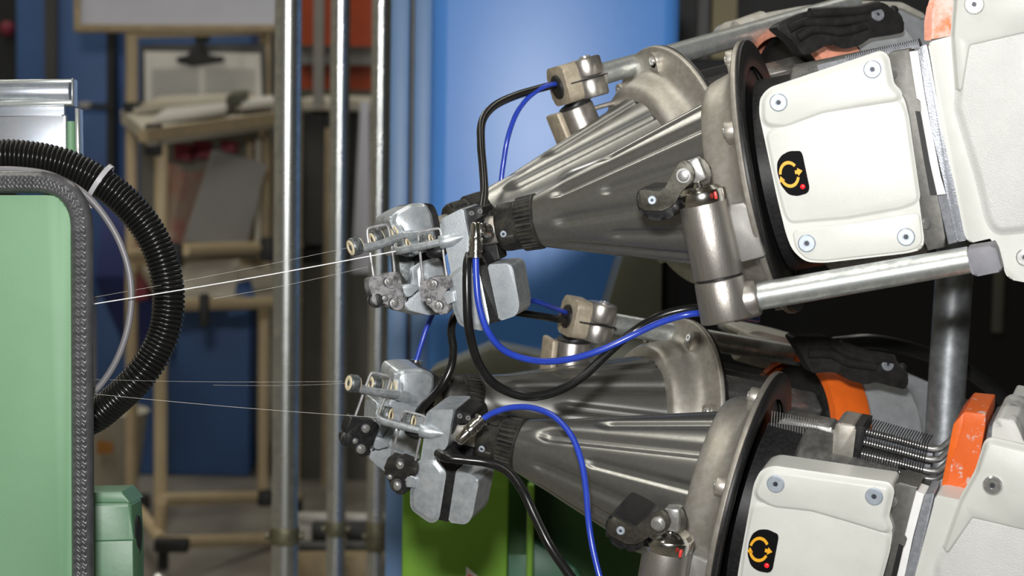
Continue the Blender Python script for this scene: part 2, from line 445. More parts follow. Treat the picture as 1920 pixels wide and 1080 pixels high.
# ---- blue machine cabinet
x0, x1, y0, zb, zt = wdim(800, 1266, -60, 1000, 3.0, True)
root = wthing('machine_cabinet', 'tall blue painted machine cabinet with a rounded left edge behind the feeders', 'cabinet', ((x0 + x1) / 2, y0 + 0.3, 0))
mb = MB(); wbox(mb, 803, 1266, -60, 1000, 3.0, 0.6, 0.022, True, seg=4); child('cabinet_body', mb, blue_m, root)
mb = MB(); wbox(mb, 772, 806, -60, 1000, 3.03, 0.4, 0.004, True); child('side_panel', mb, blue_grey_m, root, 'grey blue narrow panel')
mb = MB(); wbox(mb, 728, 764, -60, 1000, 3.03, 0.4, 0.004, True); child('side_panel', mb, blue_grey_m, root, 'grey blue narrow panel')
mb = MB(); wbox(mb, 762, 774, -60, 1000, 3.06, 0.36, 0.0, True); child('panel_gap', mb, dkgrey_m, root, 'dark grey joint between the panels')

# ---- galvanised poles
mat_collar = mat('dull_brass_collar', (0.20, 0.19, 0.12), 0.5, 0.5, var=0.3, vscale=60)
def pole(pxc, pw, d, label, collars=()):
    a = P(pxc, 540, d); r = pw * K * d / 2
    root = wthing('conduit_pole', label, 'pole', (a.x, a.y, 0), None)
    mb = MB(); mb.cyl((a.x, a.y, 0), (a.x, a.y, 2.9), r, n=28); child('tube', mb, pole_m, root)
    mb = MB(); mb.cyl((a.x, a.y, 0), (a.x, a.y, 0.012), r * 2.6, n=28, bev=0.002); child('foot_plate', mb, galv, root)
    for py0, py1, k in collars:
        z1, z0 = P(pxc, py0, d).z, P(pxc, py1, d).z
        mb = MB(); mb.cyl((a.x, a.y, z0), (a.x, a.y, z1), r * k, n=28, bev=0.002)
        for s in (-1, 1): mb.cyl((a.x + s * r * k, a.y - 0.004, (z0 + z1) / 2), (a.x + s * r * (k + .35), a.y - 0.004, (z0 + z1) / 2), 0.005, n=10)
        child('pipe_collar', mb, mat_collar, root, 'dull brass coloured collar')
    return root
pole(537, 50, 2.97, 'thickest galvanised steel pole, leftmost of the three, with a collar near the floor', [(996, 1030, 1.12)])
pole(634, 36, 3.75, 'middle galvanised steel pole of the three, bright highlight down its face', [(985, 1015, 1.1)])
pole(709, 33, 4.1, 'right galvanised steel pole standing beside the blue cabinet', [(985, 1045, 1.1)])

# ---- pipe rack
RP = {}
rk0 = P(302, 1000, 4.7)
root = wthing('pipe_rack', 'cream pipe-jointed workshop rack with black joints behind the black hose', 'rack', (rk0.x, rk0.y + 0.3, 0))
def pipe(a, b, name='pipe', r=0.0135, m=None):
    mb = MB(); mb.cyl(P(*a), P(*b), r, n=14); return child(name, mb, m or cream_pipe, root)
def vpipe(px, py0, py1, d, r=0.0135, m=None, name='post'):
    a = P(px, py0, d); zb = P(px, py1, d).z
    mb = MB(); mb.cyl((a.x, a.y, zb), (a.x, a.y, a.z), r, n=14); return child(name, mb, m or cream_pipe, root)
vpipe(302, 240, 1010, 4.7); vpipe(247, 40, 965, 5.15); vpipe(556, 190, 1000, 5.3); vpipe(498, 40, 960, 5.75)
for a, b in [((345, 468, 4.75), (556, 462, 5.3)), ((302, 572, 4.7), (556, 566, 5.3)), ((302, 937, 4.7), (556, 930, 5.3)), ((302, 1018, 4.7), (556, 1008, 5.3)),
             ((247, 940, 5.15), (302, 1012, 4.7)), ((302, 250, 4.72), (556, 216, 5.3)), ((247, 500, 5.15), (498, 496, 5.75)), ((247, 206, 5.15), (498, 186, 5.75)),
             ((247, 60, 5.15), (498, 55, 5.75)), ((247, 478, 5.15), (302, 470, 4.7))]:
    pipe(a, b, 'crossbar')
for px, py, d, sx, sy in [(288, 262, 4.68, 30, 60), (322, 1022, 4.66, 64, 24), (383, 582, 4.75, 16, 62), (497, 934, 5.1, 26, 28), (330, 478, 4.7, 22, 44), (248, 205, 5.12, 30, 26), (545, 566, 5.25, 30, 44), (262, 940, 5.05, 36, 26), (500, 468, 5.1, 24, 44)]:
    c = P(px, py, d); mb = MB(); mb.box(c, sx * K * d, 0.034, sy * K * d, bevel=0.004); child('pipe_joint', mb, black_m, root, 'black joint')
mb = MB(); sheet(mb, [(276, 246, 4.62), (566, 208, 5.25), (520, 186, 5.85), (226, 206, 5.2)], 0.03, 0.003); child('table_top', mb, cream_pale, root, 'pale cream worktop')
mb = MB(); sheet(mb, [(276, 243, 4.61), (566, 205, 5.24), (566, 226, 5.24), (276, 266, 4.61)], 0.02); child('front_rail', mb, wood_m, root, 'tan edge rail')
mb = MB(); wbox(mb, 262, 500, 235, 560, 5.86, 0.01); child('back_panel', mb, wall_m, root)
mb = MB(); sheet(mb, [(310, 560, 4.76), (556, 556, 5.32), (500, 490, 5.8), (262, 495, 5.2)], 0.015); child('lower_shelf', mb, cream_pale, root)
for px, py, d in [(302, 1060, 4.7), (556, 1030, 5.3)]:
    c = P(px, py, d); c.z = 0.025
    mb = MB(); mb.cyl(c - V((0.012, 0, 0)), c + V((0.012, 0, 0)), 0.025, n=18, bev=0.003)
    w_ = child('caster', mb, bolt, root, 'small metallic caster')
    mb = MB(); mb.box(c + V((0, 0.03, 0.05)), 0.02, 0.02, 0.05, bevel=0.003); child('caster_fork', mb, black_m, root)
# things on and around the rack
mb = MB(); plate(mb, [(263, 84), (497, 82), (500, 200), (263, 204)], 5.70, 0.012); root = wthing('clipboard', 'dark clipboard hung on the rack with papers under a black clip', 'clipboard', P(380, 200, 5.7)); child('backing_board', mb, dkgrey_m, root)
mb = MB(); plate(mb, [(271, 96), (488, 100), (491, 190), (272, 195)], 5.685, 0.004); child('paper', mb, paper_m, root)
mb = MB()
for i in range(13):
    yy = 128 + i * 4.6
    plate(mb, [(284, yy), (372, yy), (372, yy + 1.6), (284, yy + 1.6)], 5.682, 0.001)
    plate(mb, [(384, yy), (478, yy), (478, yy + 1.6), (384, yy + 1.6)], 5.682, 0.001)
child('printed_lines', mb, ink_m, root, 'grey lines of small print')
mb = MB(); plate(mb, [(330, 108), (352, 104), (365, 80), (385, 80), (392, 104), (420, 106), (418, 116), (360, 124), (332, 116)], 5.675, 0.01, 0.001); child('bulldog_clip', mb, black_m, root)
mb = MB(); plate(mb, [(362, 54), (394, 54), (390, 78), (366, 78)], 5.62, 0.02, 0.002); tag(build('spring_clip', mb, black_m), 'black spring clip hanging under the white board', 'clip')
root = wthing('white_board', 'white board with a beige lower edge at the top of the rack', 'board', P(330, 56, 5.0))
mb = MB(); plate(mb, [(146, -60), (524, -60), (522, 47), (146, 48)], 5.0, 0.03); child('panel', mb, white_sheet, root)
mb = MB(); plate(mb, [(138, -60), (150, -60), (150, 47), (523, 46), (523, 57), (138, 58)], 4.99, 0.04, 0.002); child('frame', mb, wood_m, root, 'beige frame')
# papers on the table
random.seed(3)
for i, (pts, lab, mm_) in enumerate([([(250, 214, 5.05), (430, 196, 5.3), (470, 182, 5.7), (300, 190, 5.55)], 'cream roll of paper lying at the left of the worktop', cream_pale),
                               ([(286, 232, 4.8), (420, 214, 5.0), (440, 196, 5.4), (318, 208, 5.2)], 'white paper sheets lying at the front of the worktop', paper_m),
                               ([(452, 206, 5.1), (515, 200, 5.25), (512, 188, 5.6), (462, 192, 5.5)], 'pale paper sheets at the right of the worktop beside the thick pole', paper_m)]):
    mb = MB(); q = [P(a, b, d) + V((0, 0, 0.012)) for a, b, d in pts]; mb.prism(q, 0.012, 0.001, dirv=V((0, 0, 1))); tag(build('paper_stack', mb, mm_), lab, 'paper')
mb = MB(); q = [P(a, b, d) + V((0, 0, 0.03)) for a, b, d in [(424, 206, 5.1), (456, 202, 5.2), (466, 192, 5.4), (436, 194, 5.35)]]; mb.prism(q, 0.02, 0.003, dirv=V((0, 0, 1))); tag(build('work_glove', mb, olive_m), 'small olive green bundle lying on the papers', 'bundle')
# boxes and sheets on the middle shelf
def slab(name, pts, th, m, lab, cat, bevel=0.003, group=None):
    mb = MB(); sheet(mb, pts, th, bevel); return tag(build(name, mb, m), lab, cat, group)
slab('cardboard_sheet', [(405, 280, 5.0), (502, 307, 5.15), (464, 460, 5.05), (350, 452, 4.9)], 0.012, grey_sheet, 'plain grey cardboard sheet leaning on the middle of the rack', 'cardboard')
slab('pink_carton', [(345, 322, 5.1), (398, 318, 5.2), (352, 460, 5.05), (318, 452, 5.0)], 0.06, pink_m, 'faded pink carton leaning beside the grey sheet', 'carton')
slab('red_folder', [(318, 305, 5.36), (345, 312, 5.38), (322, 430, 5.32), (308, 420, 5.32)], 0.05, pink_m, 'narrow pink folder at the left of the shelf behind the hose', 'folder')
slab('red_box', [(326, 268, 5.5), (356, 270, 5.5), (356, 300, 5.5), (326, 298, 5.5)], 0.08, red_m, 'small dark red box on the left under the worktop', 'box')
slab('red_box', [(362, 262, 5.55), (392, 264, 5.55), (392, 296, 5.55), (362, 294, 5.55)], 0.08, red_m, 'small dark red box in the middle under the worktop', 'box')
slab('red_box', [(414, 262, 5.5), (440, 264, 5.5), (440, 284, 5.5), (414, 282, 5.5)], 0.08, red_m, 'small dark red box above the grey sheet', 'box')
for i, x in enumerate((462, 478, 492)):
    slab('tan_file', [(x, 258, 5.6), (x + 12, 258, 5.6), (x + 10, 470, 5.6), (x - 2, 470, 5.6)], 0.10, cream_pale if i % 2 else wood_m, ['left', 'middle', 'right'][i] + ' tall tan file upright at the right of the shelf', 'file', group=None)
slab('kraft_sheet', [(350, 492, 5.0), (450, 486, 5.1), (440, 558, 5.0), (330, 570, 4.9)], 0.02, cream_pale, 'pale brown sheet lying tilted on the lower shelf', 'cardboard')
slab('blue_scrap', [(440, 530, 5.1), (470, 522, 5.15), (480, 556, 5.1), (446, 560, 5.1)], 0.05, blue_dark_m, 'small dark blue box on the lower shelf', 'box')
slab('navy_bin', [(192, 382, 5.4), (244, 366, 5.4), (262, 420, 5.3), (262, 520, 5.3), (176, 522, 5.3)], 0.25, navy_m, 'navy blue plastic bin behind the grey tube', 'bin', 0.008)
slab('red_pouch', [(238, 470, 5.2), (268, 440, 5.2), (276, 560, 5.2), (248, 566, 5.2)], 0.06, red_m, 'red pouch hanging beside the navy bin', 'pouch')
x0, x1, y0, zb, zt = wdim(200, 470, 585, 965, 5.95, True)
mb = MB(); wbox(mb, 253, 470, 57, 965, 6.0, 0.5, 0.01, True); tag(build('blue_cabinet', mb, blue_dark_m), 'tall dark blue cabinet behind the rack, clipboard in front of it', 'cabinet')
mb = MB(); wbox(mb, 178, 250, 560, 965, 6.05, 0.5, 0.01, True); tag(build('blue_cabinet', mb, blue_dark_m), 'low narrow dark blue cabinet left of the tall one, behind the bucket', 'cabinet')
# bucket with an orange label
root = wthing('waste_bucket', 'round beige bucket with an orange label behind the green motor', 'bucket', P(192, 885, 5.4))
c = P(192, 840, 5.5)
mb = MB(); mb.rev(c - V((0, 0, .09)), (0, 0, 1), [(0, .075), (.02, .085), (.17, .105), (.18, .11)], 28); child('bucket_body', mb, cream_pale, root)
mb = MB(); plate(mb, [(182, 826), (212, 830), (210, 850), (182, 852)], 5.37, 0.01); child('label_panel', mb, mat('faded_orange_label', (0.45, 0.19, 0.03), .6, 0, var=.2, vscale=30), root, 'orange label')
# left blue lockers and dark column
root = wthing('blue_locker', 'dark blue locker with a grey upright at the far left', 'locker', P(110, 500, 6.3))
mb = MB(); wbox(mb, 30, 206, -80, 560, 6.3, 0.5, 0.01); child('locker_body', mb, blue_dark_m, root)
mb = MB(); wbox(mb, 84, 106, -80, 560, 6.27, 0.05); child('upright', mb, dkgrey_m, root, 'grey upright')
mb = MB(); wbox(mb, 206, 256, -80, 560, 6.4, 0.4, 0.01); child('locker_side', mb, blue_dark_m, root)
mb = MB(); wbox(mb, 200, 214, 55, 520, 6.0, 0.06, 0, True); tag(build('black_upright', mb, black_m), 'thin black upright left of the cream rack post', 'post')
root = wthing('cross_bar', 'short black bar with a grey end crossing the black upright', 'bar', P(182, 200, 5.98))
mb = MB(); wbox(mb, 150, 214, 195, 205, 5.98, 0.03); child('bar', mb, black_m, root)
mb = MB(); wbox(mb, 146, 168, 192, 204, 5.95, 0.06, 0.006); child('end_knob', mb, grey_sheet, root, 'grey end knob')
mb = MB(); wbox(mb, -120, 32, -80, 560, 6.6, 0.3); tag(build('dark_backdrop', mb, black_m), 'dark machine at the far left edge', 'machine')
mb = MB(); c = P(14, 54, 6.55); mb.sphere(c, 0.022); tag(build('red_button', mb, red_m), 'small red button on the dark machine', 'button')
# right of the thick pole
mb = MB(); wbox(mb, 560, 702, -80, 86, 6.6, 0.05); tag(build('rust_panel', mb, redorange_m), 'rust orange upper panel behind the poles', 'panel')
mb = MB(); wbox(mb, 560, 700, 122, 168, 6.7, 0.05); tag(build('rust_panel', mb, redorange_m), 'rust orange lower strip behind the poles', 'panel')
mb = MB(); wbox(mb, 562, 704, 88, 120, 6.65, 0.05); tag(build('grey_rail', mb, grey_sheet), 'grey rail between the two rust orange panels', 'rail')
mb = MB(); wbox(mb, 588, 606, -80, 200, 5.6, 0.04); tag(build('grey_post', mb, grey_sheet), 'thin grey post between the thick and middle poles', 'post')
root = wthing('side_bench', 'pale bench with a dark cupboard below between the poles', 'bench', P(630, 1000, 6.0))
mb = MB(); wbox(mb, 562, 705, 186, 208, 5.9, 0.5, 0.004); child('bench_top', mb, cream_pale, root)
mb = MB(); wbox(mb, 562, 606, 212, 460, 6.0, 0.4); child('cupboard_door', mb, dkgrey_m, root)
mb = MB(); wbox(mb, 609, 660, 212, 460, 6.02, 0.4); child('cupboard_door', mb, dkgrey_m, root)
mb = MB(); wbox(mb, 662, 705, 212, 460, 6.0, 0.4); child('cupboard_door', mb, dkgrey_m, root)
mb = MB(); wbox(mb, 564, 705, 466, 500, 6.05, 0.4); child('drawer_gap', mb, black_m, root)
mb = MB(); wbox(mb, 562, 705, 500, 930, 6.0, 0.4, 0, True); child('lower_panel', mb, wall_m, root)
mb = MB(); wbox(mb, 606, 626, 240, 960, 5.9, 0.03); tag(build('tan_upright', mb, wood_m), 'tan upright left of the middle pole', 'post')
slab('white_sheet', [(676, 190, 5.88), (692, 190, 5.88), (694, 512, 5.86), (658, 512, 5.86)], 0.03, white_sheet, 'narrow bluish white sheet leaning between the middle and right poles', 'sheet')
root = wthing('drive_unit', 'low machine drive with a white housing and dark motors behind the poles', 'machine', P(650, 1060, 4.6))
mb = MB(); wbox(mb, 556, 735, 966, 984, 4.55, 0.03, 0.004); child('cover_plate', mb, white_m, root)
mb = MB(); wbox(mb, 558, 584, 984, 1034, 4.55, 0.04, 0.006); child('end_block', mb, white_m, root)
for x in (586, 650, 720):
    c0, c1 = P(x, 998, 4.5), P(x + 52, 998, 4.5)
    mb = MB(); mb.cyl(c0, c1, 0.022, n=20, bev=0.003); child('motor', mb, black_m, root)
mb = MB(); mb.cyl(P(560, 1024, 4.48), P(748, 1022, 4.48), 0.010, n=14); child('drive_shaft', mb, dkgrey_m, root)
mb = MB(); wbox(mb, 556, 735, 1040, 1100, 4.7, 0.2, 0.01, True); child('base_casting', mb, wood_m, root)
for x in (640, 716):
    mb = MB(); mb.sphere(P(x, 1070, 4.4), 0.011); mb.cyl(P(x, 1070, 4.4), P(x, 1070, 4.7), 0.005, n=10); child('ball_knob', mb, chrome, root)

# ---- lime green machine box, olive housings, posts
root = wthing('lime_machine_box', 'lime green painted machine box below the lower cones', 'machine', P(870, 1100, 2.35))
mb = MB(); wbox(mb, 753, 952, 780, 1300, 2.35, 0.02, 0.004); child('front_panel', mb, lime_m, root)
mb = MB(); wbox(mb, 950, 990, 780, 1300, 2.40, 0.3, 0.002); child('side_panel', mb, shaded_green_m, root, 'box side with its shade painted in dark green')  # shade on the box side is put into its green
mb = MB(); wbox(mb, 986, 999, 905, 1300, 2.36, 0.02, 0.003); child('corner_strip', mb, lime_m, root)
mb = MB(); wbox(mb, 998, 1300, 780, 1300, 2.46, 0.2); child('recess_panel', mb, shaded_green_m, root, 'recessed panel, cone shadow painted on it as dark green')  # the cone's cast shadow is painted in as dark green
mb = MB(); plate(mb, rnd([(952, 1012), (985, 1010), (1040, 1040), (1090, 1075), (1110, 1180), (952, 1180)], 14), 2.40, 0.05, 0.008); child('guard', mb, teal_m, root, 'teal green rounded guard')
mb = MB(); plate(mb, [(926, 884), (947, 884), (947, 926), (925, 905)], 2.345, 0.001); child('paper_label', mb, sticker_m, root, 'off-white torn label')
mb = MB(); plate(mb, [(908, 876), (922, 880), (922, 906), (908, 900)], 2.345, 0.001); child('paper_label', mb, sticker_m, root, 'off-white torn label')
mb = MB(); plate(mb, [(874, 1062), (900, 1084), (902, 1120), (874, 1120)], 2.345, 0.001); lb = child('warning_label', mb, paper_m, root, 'white label with a red mark')
mb = MB(); plate(mb, [(877, 1076), (890, 1082), (884, 1092), (877, 1092)], 2.343, 0.001); bmesh.ops.translate(mb.bm, vec=-root.location, verts=mb.bm.verts); build('red_print', mb, red_mark, lb)

mb = MB(); plate(mb, [(797, 768), (806, 694), (920, 646), (1042, 670), (1180, 690), (1180, 768)], 2.55, 0.25, 0.006); tag(build('olive_housing', mb, olive_m), 'olive grey sloped housing behind the lower rear cone', 'housing')
root = wthing('tapered_column', 'olive grey tapered column between the blue cabinet and the dark gap', 'column', P(1170, 700, 2.7))
q = MB(); plate(q, [(1184, 420), (1243, 420), (1240, 700), (1100, 700)], 2.7, 0.2, 0.004); child('front_plate', q, olive_m, root)
q = MB(); plate(q, [(1241, 425), (1275, 425), (1275, 700), (1239, 700)], 2.72, 0.2, 0.004); child('side_plate', q, dark_void, root, 'black plate over the right edge of the blue cabinet')  # added black plate covers the blue edge beside the column
# unlit hall at the right, its darkness painted as one black panel
mb = MB(); wbox(mb, 1246, 2300, -200, 1400, 4.2, 0.1, 0, True); tag(build('dark_backdrop', mb, dark_void), 'black panel standing in for the unlit hall behind the right feeders', 'panel')
for px0, px1, py1, d, mm_, lab in [(1310, 1330, 110, 4.1, dkgrey_m, 'dim grey upright right of the blue cabinet'), (1336, 1382, 110, 4.1, tan_blur, 'blurred tan upright above the zinc tube')]:
    mb = MB(); wbox(mb, px0, px1, -80, py1, d, 0.06); tag(build('distant_upright', mb, mm_), lab, 'post')
mb = MB(); wbox(mb, 1866, 1886, 300, 626, 4.18, 0.025, 0.002); tag(build('hanging_strap', mb, olive_m), 'short olive strip hanging in the dark at the right', 'strap')
# leaning stand tube at the right
a, b = P(1792, 470, 2.0), P(1764, 900, 2.0); dv = (b - a).normalized()
mb = MB(); mb.cyl(a - dv * 0.35, a + dv * 1.02, 0.0162, n=36, bev=0.002); tag(build('stand_tube', mb, stand_galv), 'thick mottled galvanised stand tube leaning behind the right feeders', 'tube')

# ------------------------------------------------------------------ green loom frame at the left
D = 1.72
fr = CamPlane(D)
root = thing('loom_side_frame', 'mint green loom side panel edged with grained grey trim at the left', 'machine', fr.M)
out = rnd([(-60, 366), (134, 366), (134, 1200), (-60, 1200)], 52, 10)
out = [(-60, 366)] + [p for p in rnd([(-60, 366), (132, 366), (135, 1200), (-60, 1200)], 46, 10) if p[0] > -30] + [(-60, 1200)]
mb = MB(); mb.prism(fr.tr(out), 0.05, 0.003); build('side_panel', mb, mint_m, root)
# trim: swept rounded bead with herringbone ridges
path = [(-60, 341), (60, 341), (85, 343), (108, 349), (128, 362), (143, 384), (151, 412), (153, 470), (153, 640), (154, 860), (155, 1200)]
pl = smooth([fr.l(a, b, 0.0) for a, b in path], 10)
mb = MB()
hw = 20.5 * K * D
nv = 46
rings = []; acc = 0
fine = []
for a, b in zip(pl, pl[1:]):
    n_ = max(1, int((b - a).length / 0.0008))
    for j in range(n_): fine.append(a.lerp(b, j / n_))
fine.append(pl[-1])
for i, p in enumerate(fine):
    t = (fine[min(i + 1, len(fine) - 1)] - fine[max(i - 1, 0)]).normalized()
    nrm = V((t.y, -t.x, 0))                       # towards the inside
    if i: acc += (fine[i] - fine[i - 1]).length
    ring = []
    for k in range(nv):
        s = -1 + 2 * k / (nv - 1)                 # -1 outer .. 1 inner
        h = 0.0062 * (1 - abs(s) ** 5) - 0.001
        if -0.55 < s < 0.99:
            zz = abs(((s + 1.1) * 2.05) % 1 - 0.5) * 2.0
            h += 0.0016 * (0.5 + 0.5 * math.sin(2 * math.pi * (acc / 0.0062 + 0.34 * zz))) * min(1, (0.99 - s) * 8) * min(1, (s + 0.55) * 6)
        ring.append(mb.bm.verts.new(p + nrm * (s * hw) + V((0, 0, h))))
    ring.append(mb.bm.verts.new(p + nrm * hw + V((0, 0, -0.004))))
    ring.append(mb.bm.verts.new(p - nrm * hw + V((0, 0, -0.004))))
    rings.append(ring)
for a, b in zip(rings, rings[1:]):
    n_ = len(a)
    for k in range(n_):
        j = (k + 1) % n_
        mb.face([a[k], a[j], b[j], b[k]])
mb.face(rings[0]); mb.face(rings[-1][::-1])
build('edge_trim', mb, trim_m, root, 'grey rubber edge trim with herringbone ridges', angle=80)

# clear rail and polished plate above the frame
fr = CamPlane(1.92)
root = thing('guide_rail_bracket', 'polished metal plate with a rounded rail on top at the upper left', 'bracket', fr.M)
mb = MB(); a, b = fr.l(-60, 173, 0), fr.l(133, 172, 0)
mb.cyl(a, b, 0.0095, n=28, bev=0.001)
build('rail', mb, plate_chrome, root)
mb = MB()
mb.prism(fr.tr([(-60, 150), (134, 148), (135, 155), (-60, 158)], 0.012), 0.018, 0.0008); mb.prism(fr.tr([(-60, 189), (134, 187), (135, 196), (-60, 199)], 0.012), 0.018, 0.0008)
build('rail_lip', mb, clear_m, root, 'bright lips above and below the rail')
mb = MB(); mb.prism(fr.tr([(134, 147), (136, 147), (136, 197), (134, 197)], 0.014), 0.022, 0.0004); build('end_plate', mb, clear_m, root)
mb = MB(); mb.prism(fr.tr([(-60, 198), (121, 198), (121, 330), (-60, 330)], 0.004), 0.004, 0.0006); build('web', mb, plate_chrome, root)
mb = MB(); mb.prism(fr.tr([(-60, 217), (112, 220), (118, 214), (124, 216), (123, 330), (-60, 330)], 0.010), 0.006, 0.0015); build('face_plate', mb, plate_chrome, root)
mb = MB(); mb.cyl(fr.l(132, 228, -0.004), fr.l(133, 330, -0.004), 0.0046, n=14); build('green_rod', mb, mint_m, root, 'mint green rod')
mb = MB(); mb.prism(fr.tr([(140, 202), (147, 203), (149, 330), (142, 330)], 0.006), 0.02, 0.0008); build('side_plate', mb, clear_m, root)

# corrugated hose
pts = [(-70, 296), (0, 291), (60, 295), (120, 308), (180, 336), (232, 376), (276, 428), (303, 486), (316, 548), (311, 612), (290, 664), (256, 712), (214, 752), (176, 782), (120, 806)]
dep = [1.80] * 4 + [1.80, 1.80, 1.80, 1.80, 1.80, 1.80, 1.80, 1.80, 1.81, 1.82, 1.84]
pl = smooth([P(a, b, d) for (a, b), d in zip(pts, dep)], 30)
L = [0]
for a, b in zip(pl, pl[1:]): L.append(L[-1] + (b - a).length)
step = 0.00070; q = []; j = 0
for i in range(int(L[-1] / step)):
    s = i * step
    while j + 1 < len(L) - 1 and L[j + 1] < s: j += 1
    t = (s - L[j]) / max(1e-9, L[j + 1] - L[j]); q.append(pl[j].lerp(pl[j + 1], t))
mb = MB(); mb.tube(q, 0.012, n=20, sm=0, fn=lambda s, i: 0.0115 + 0.0012 * (1 if (i % 5) in (0, 1) else (0.55 if (i % 5) in (2, 4) else -0.5)))
tag(build('corrugated_hose', mb, hose_blk, angle=60), 'thick glossy black corrugated hose looping out behind the grey trim', 'hose')
# grey tube beside it
pts = [(-70, 326), (0, 318), (60, 321), (100, 330), (140, 350), (172, 376), (202, 414), (226, 458), (242, 510), (246, 566), (238, 622), (220, 672), (196, 712), (172, 738), (130, 770)]
mb = MB(); mb.tube([P(a, b, 1.765) for a, b in pts], 0.0026, n=12)
tag(build('grey_tube', mb, tube_grey), 'thin grey plastic tube curving inside the black hose', 'tube')
# cable tie round the hose
root = wthing('cable_tie', 'white nylon cable tie strapped round the black hose', 'cable tie', P(186, 345, 1.78))
c = P(190, 340, 1.80); ax = (P(232, 376, 1.80) - P(150, 320, 1.80)).normalized(); e = ax.cross(F).normalized()
mb = MB(); ring = []
for k in range(24):
    th = 2 * math.pi * k / 24
    ring.append(c + (e * math.cos(th) * 0.0165 + F * math.sin(th) * 0.014) )
ring = [p + e * (-0.0015) for p in ring]
for i in range(24):
    pass
w_ = 0.0019
vs = []
for p in ring:
    rd = (p - c); rd = (rd - ax * rd.dot(ax)).normalized()
    vs.append([mb.bm.verts.new(p + ax * w_), mb.bm.verts.new(p - ax * w_), mb.bm.verts.new(p - ax * w_ - rd * 0.0012), mb.bm.verts.new(p + ax * w_ - rd * 0.0012)])
for i in range(24):
    a, b = vs[i], vs[(i + 1) % 24]
    for k in range(4): mb.face([a[k], a[(k + 1) % 4], b[(k + 1) % 4], b[k]])
child('strap', mb, tie_m, root)
mb = MB(); mb.box(P(171, 381, 1.782), 0.0058, 0.005, 0.0072, Matrix.Rotation(0.5, 3, 'Y'), 0.0012); child('lock_head', mb, tie_m, root)

# green motor housing
fr = CamPlane(1.86, yaw=0)
root = thing('green_motor', 'green painted motor housing with a black end disc at the lower left', 'motor', fr.M)
mb = MB()
mb.prism(fr.tr([(100, 942), (240, 942), (246, 948), (250, 1010), (252, 1200), (100, 1200)], 0.03), 0.05, 0.0025)
build('motor_casing', mb, mint_dark, root)
mb = MB(); q0 = fr.tr([(100, 924), (228, 921), (246, 944), (100, 946)], 0.026); mb.prism(q0, 0.06, 0.002); build('top_face', mb, mint_dark, root)
mb = MB(); mb.prism(fr.tr([(100, 1016), (250, 1012), (252, 1200), (100, 1200)], 0.034), 0.03, 0.003); build('casing_step', mb, mint_dark, root)
mb = MB(); mb.rev(fr.l(250, 1004, 0.006), (1, 0, 0), [(0, 0.016), (0.003, 0.0165), (0.0045, 0.0155), (0.0048, 0.006)], 28); build('end_disc', mb, black_m, root, 'black end disc')

# ------------------------------------------------------------------ the four feeder axes
UF = Fr((1013, 414), 1.79, (1445, 331), 1.74, 3)
LF = Fr((972, 834), 1.79, (1404, 950), 1.74, 21)
UB = Fr((907, 408), 1.90, (1275, 311), 1.966, 3)
LB = Fr((893, 752), 1.95, (1247, 818), 2.02, 10)

def screw_mesh(p, ax, r, h, n=24, hexr=0.42, dome=False):
    """cap screw: rim, head and a dark hexagon socket (second material)"""
    mb = MB(); p = V(p); ax = V(ax).normalized()
    if dome:
        mb.mi = 1; mb.rev(p - ax * h * .3, ax, [(0, r * 1.22), (h * .34, r * 1.22)], n); mb.mi = 0
        mb.rev(p, ax, [(0, r), (h * .35, r), (h * .4, r * .74), (h * .45, r * .7), (h * .8, r * .66), (h * 1.0, r * .45), (h * 1.05, 0.0001)], n)
    else:
        mb.rev(p, ax, [(0, r), (h * .55, r), (h, r * .86), (h, r * hexr * 1.12), (h * .6, r * hexr)], n, caps=True)
        mb.mi = 1
        mb.rev(p + ax * h * .62, ax, [(0, r * hexr * .95), (h * .02, r * hexr * .95)], 6)
    return mb
def add_screw(name, p, ax, r, h, m, parent, label=None, **k):
    return build(name, screw_mesh(p, ax, r, h, **k), [m, socket], parent, label, angle=30)

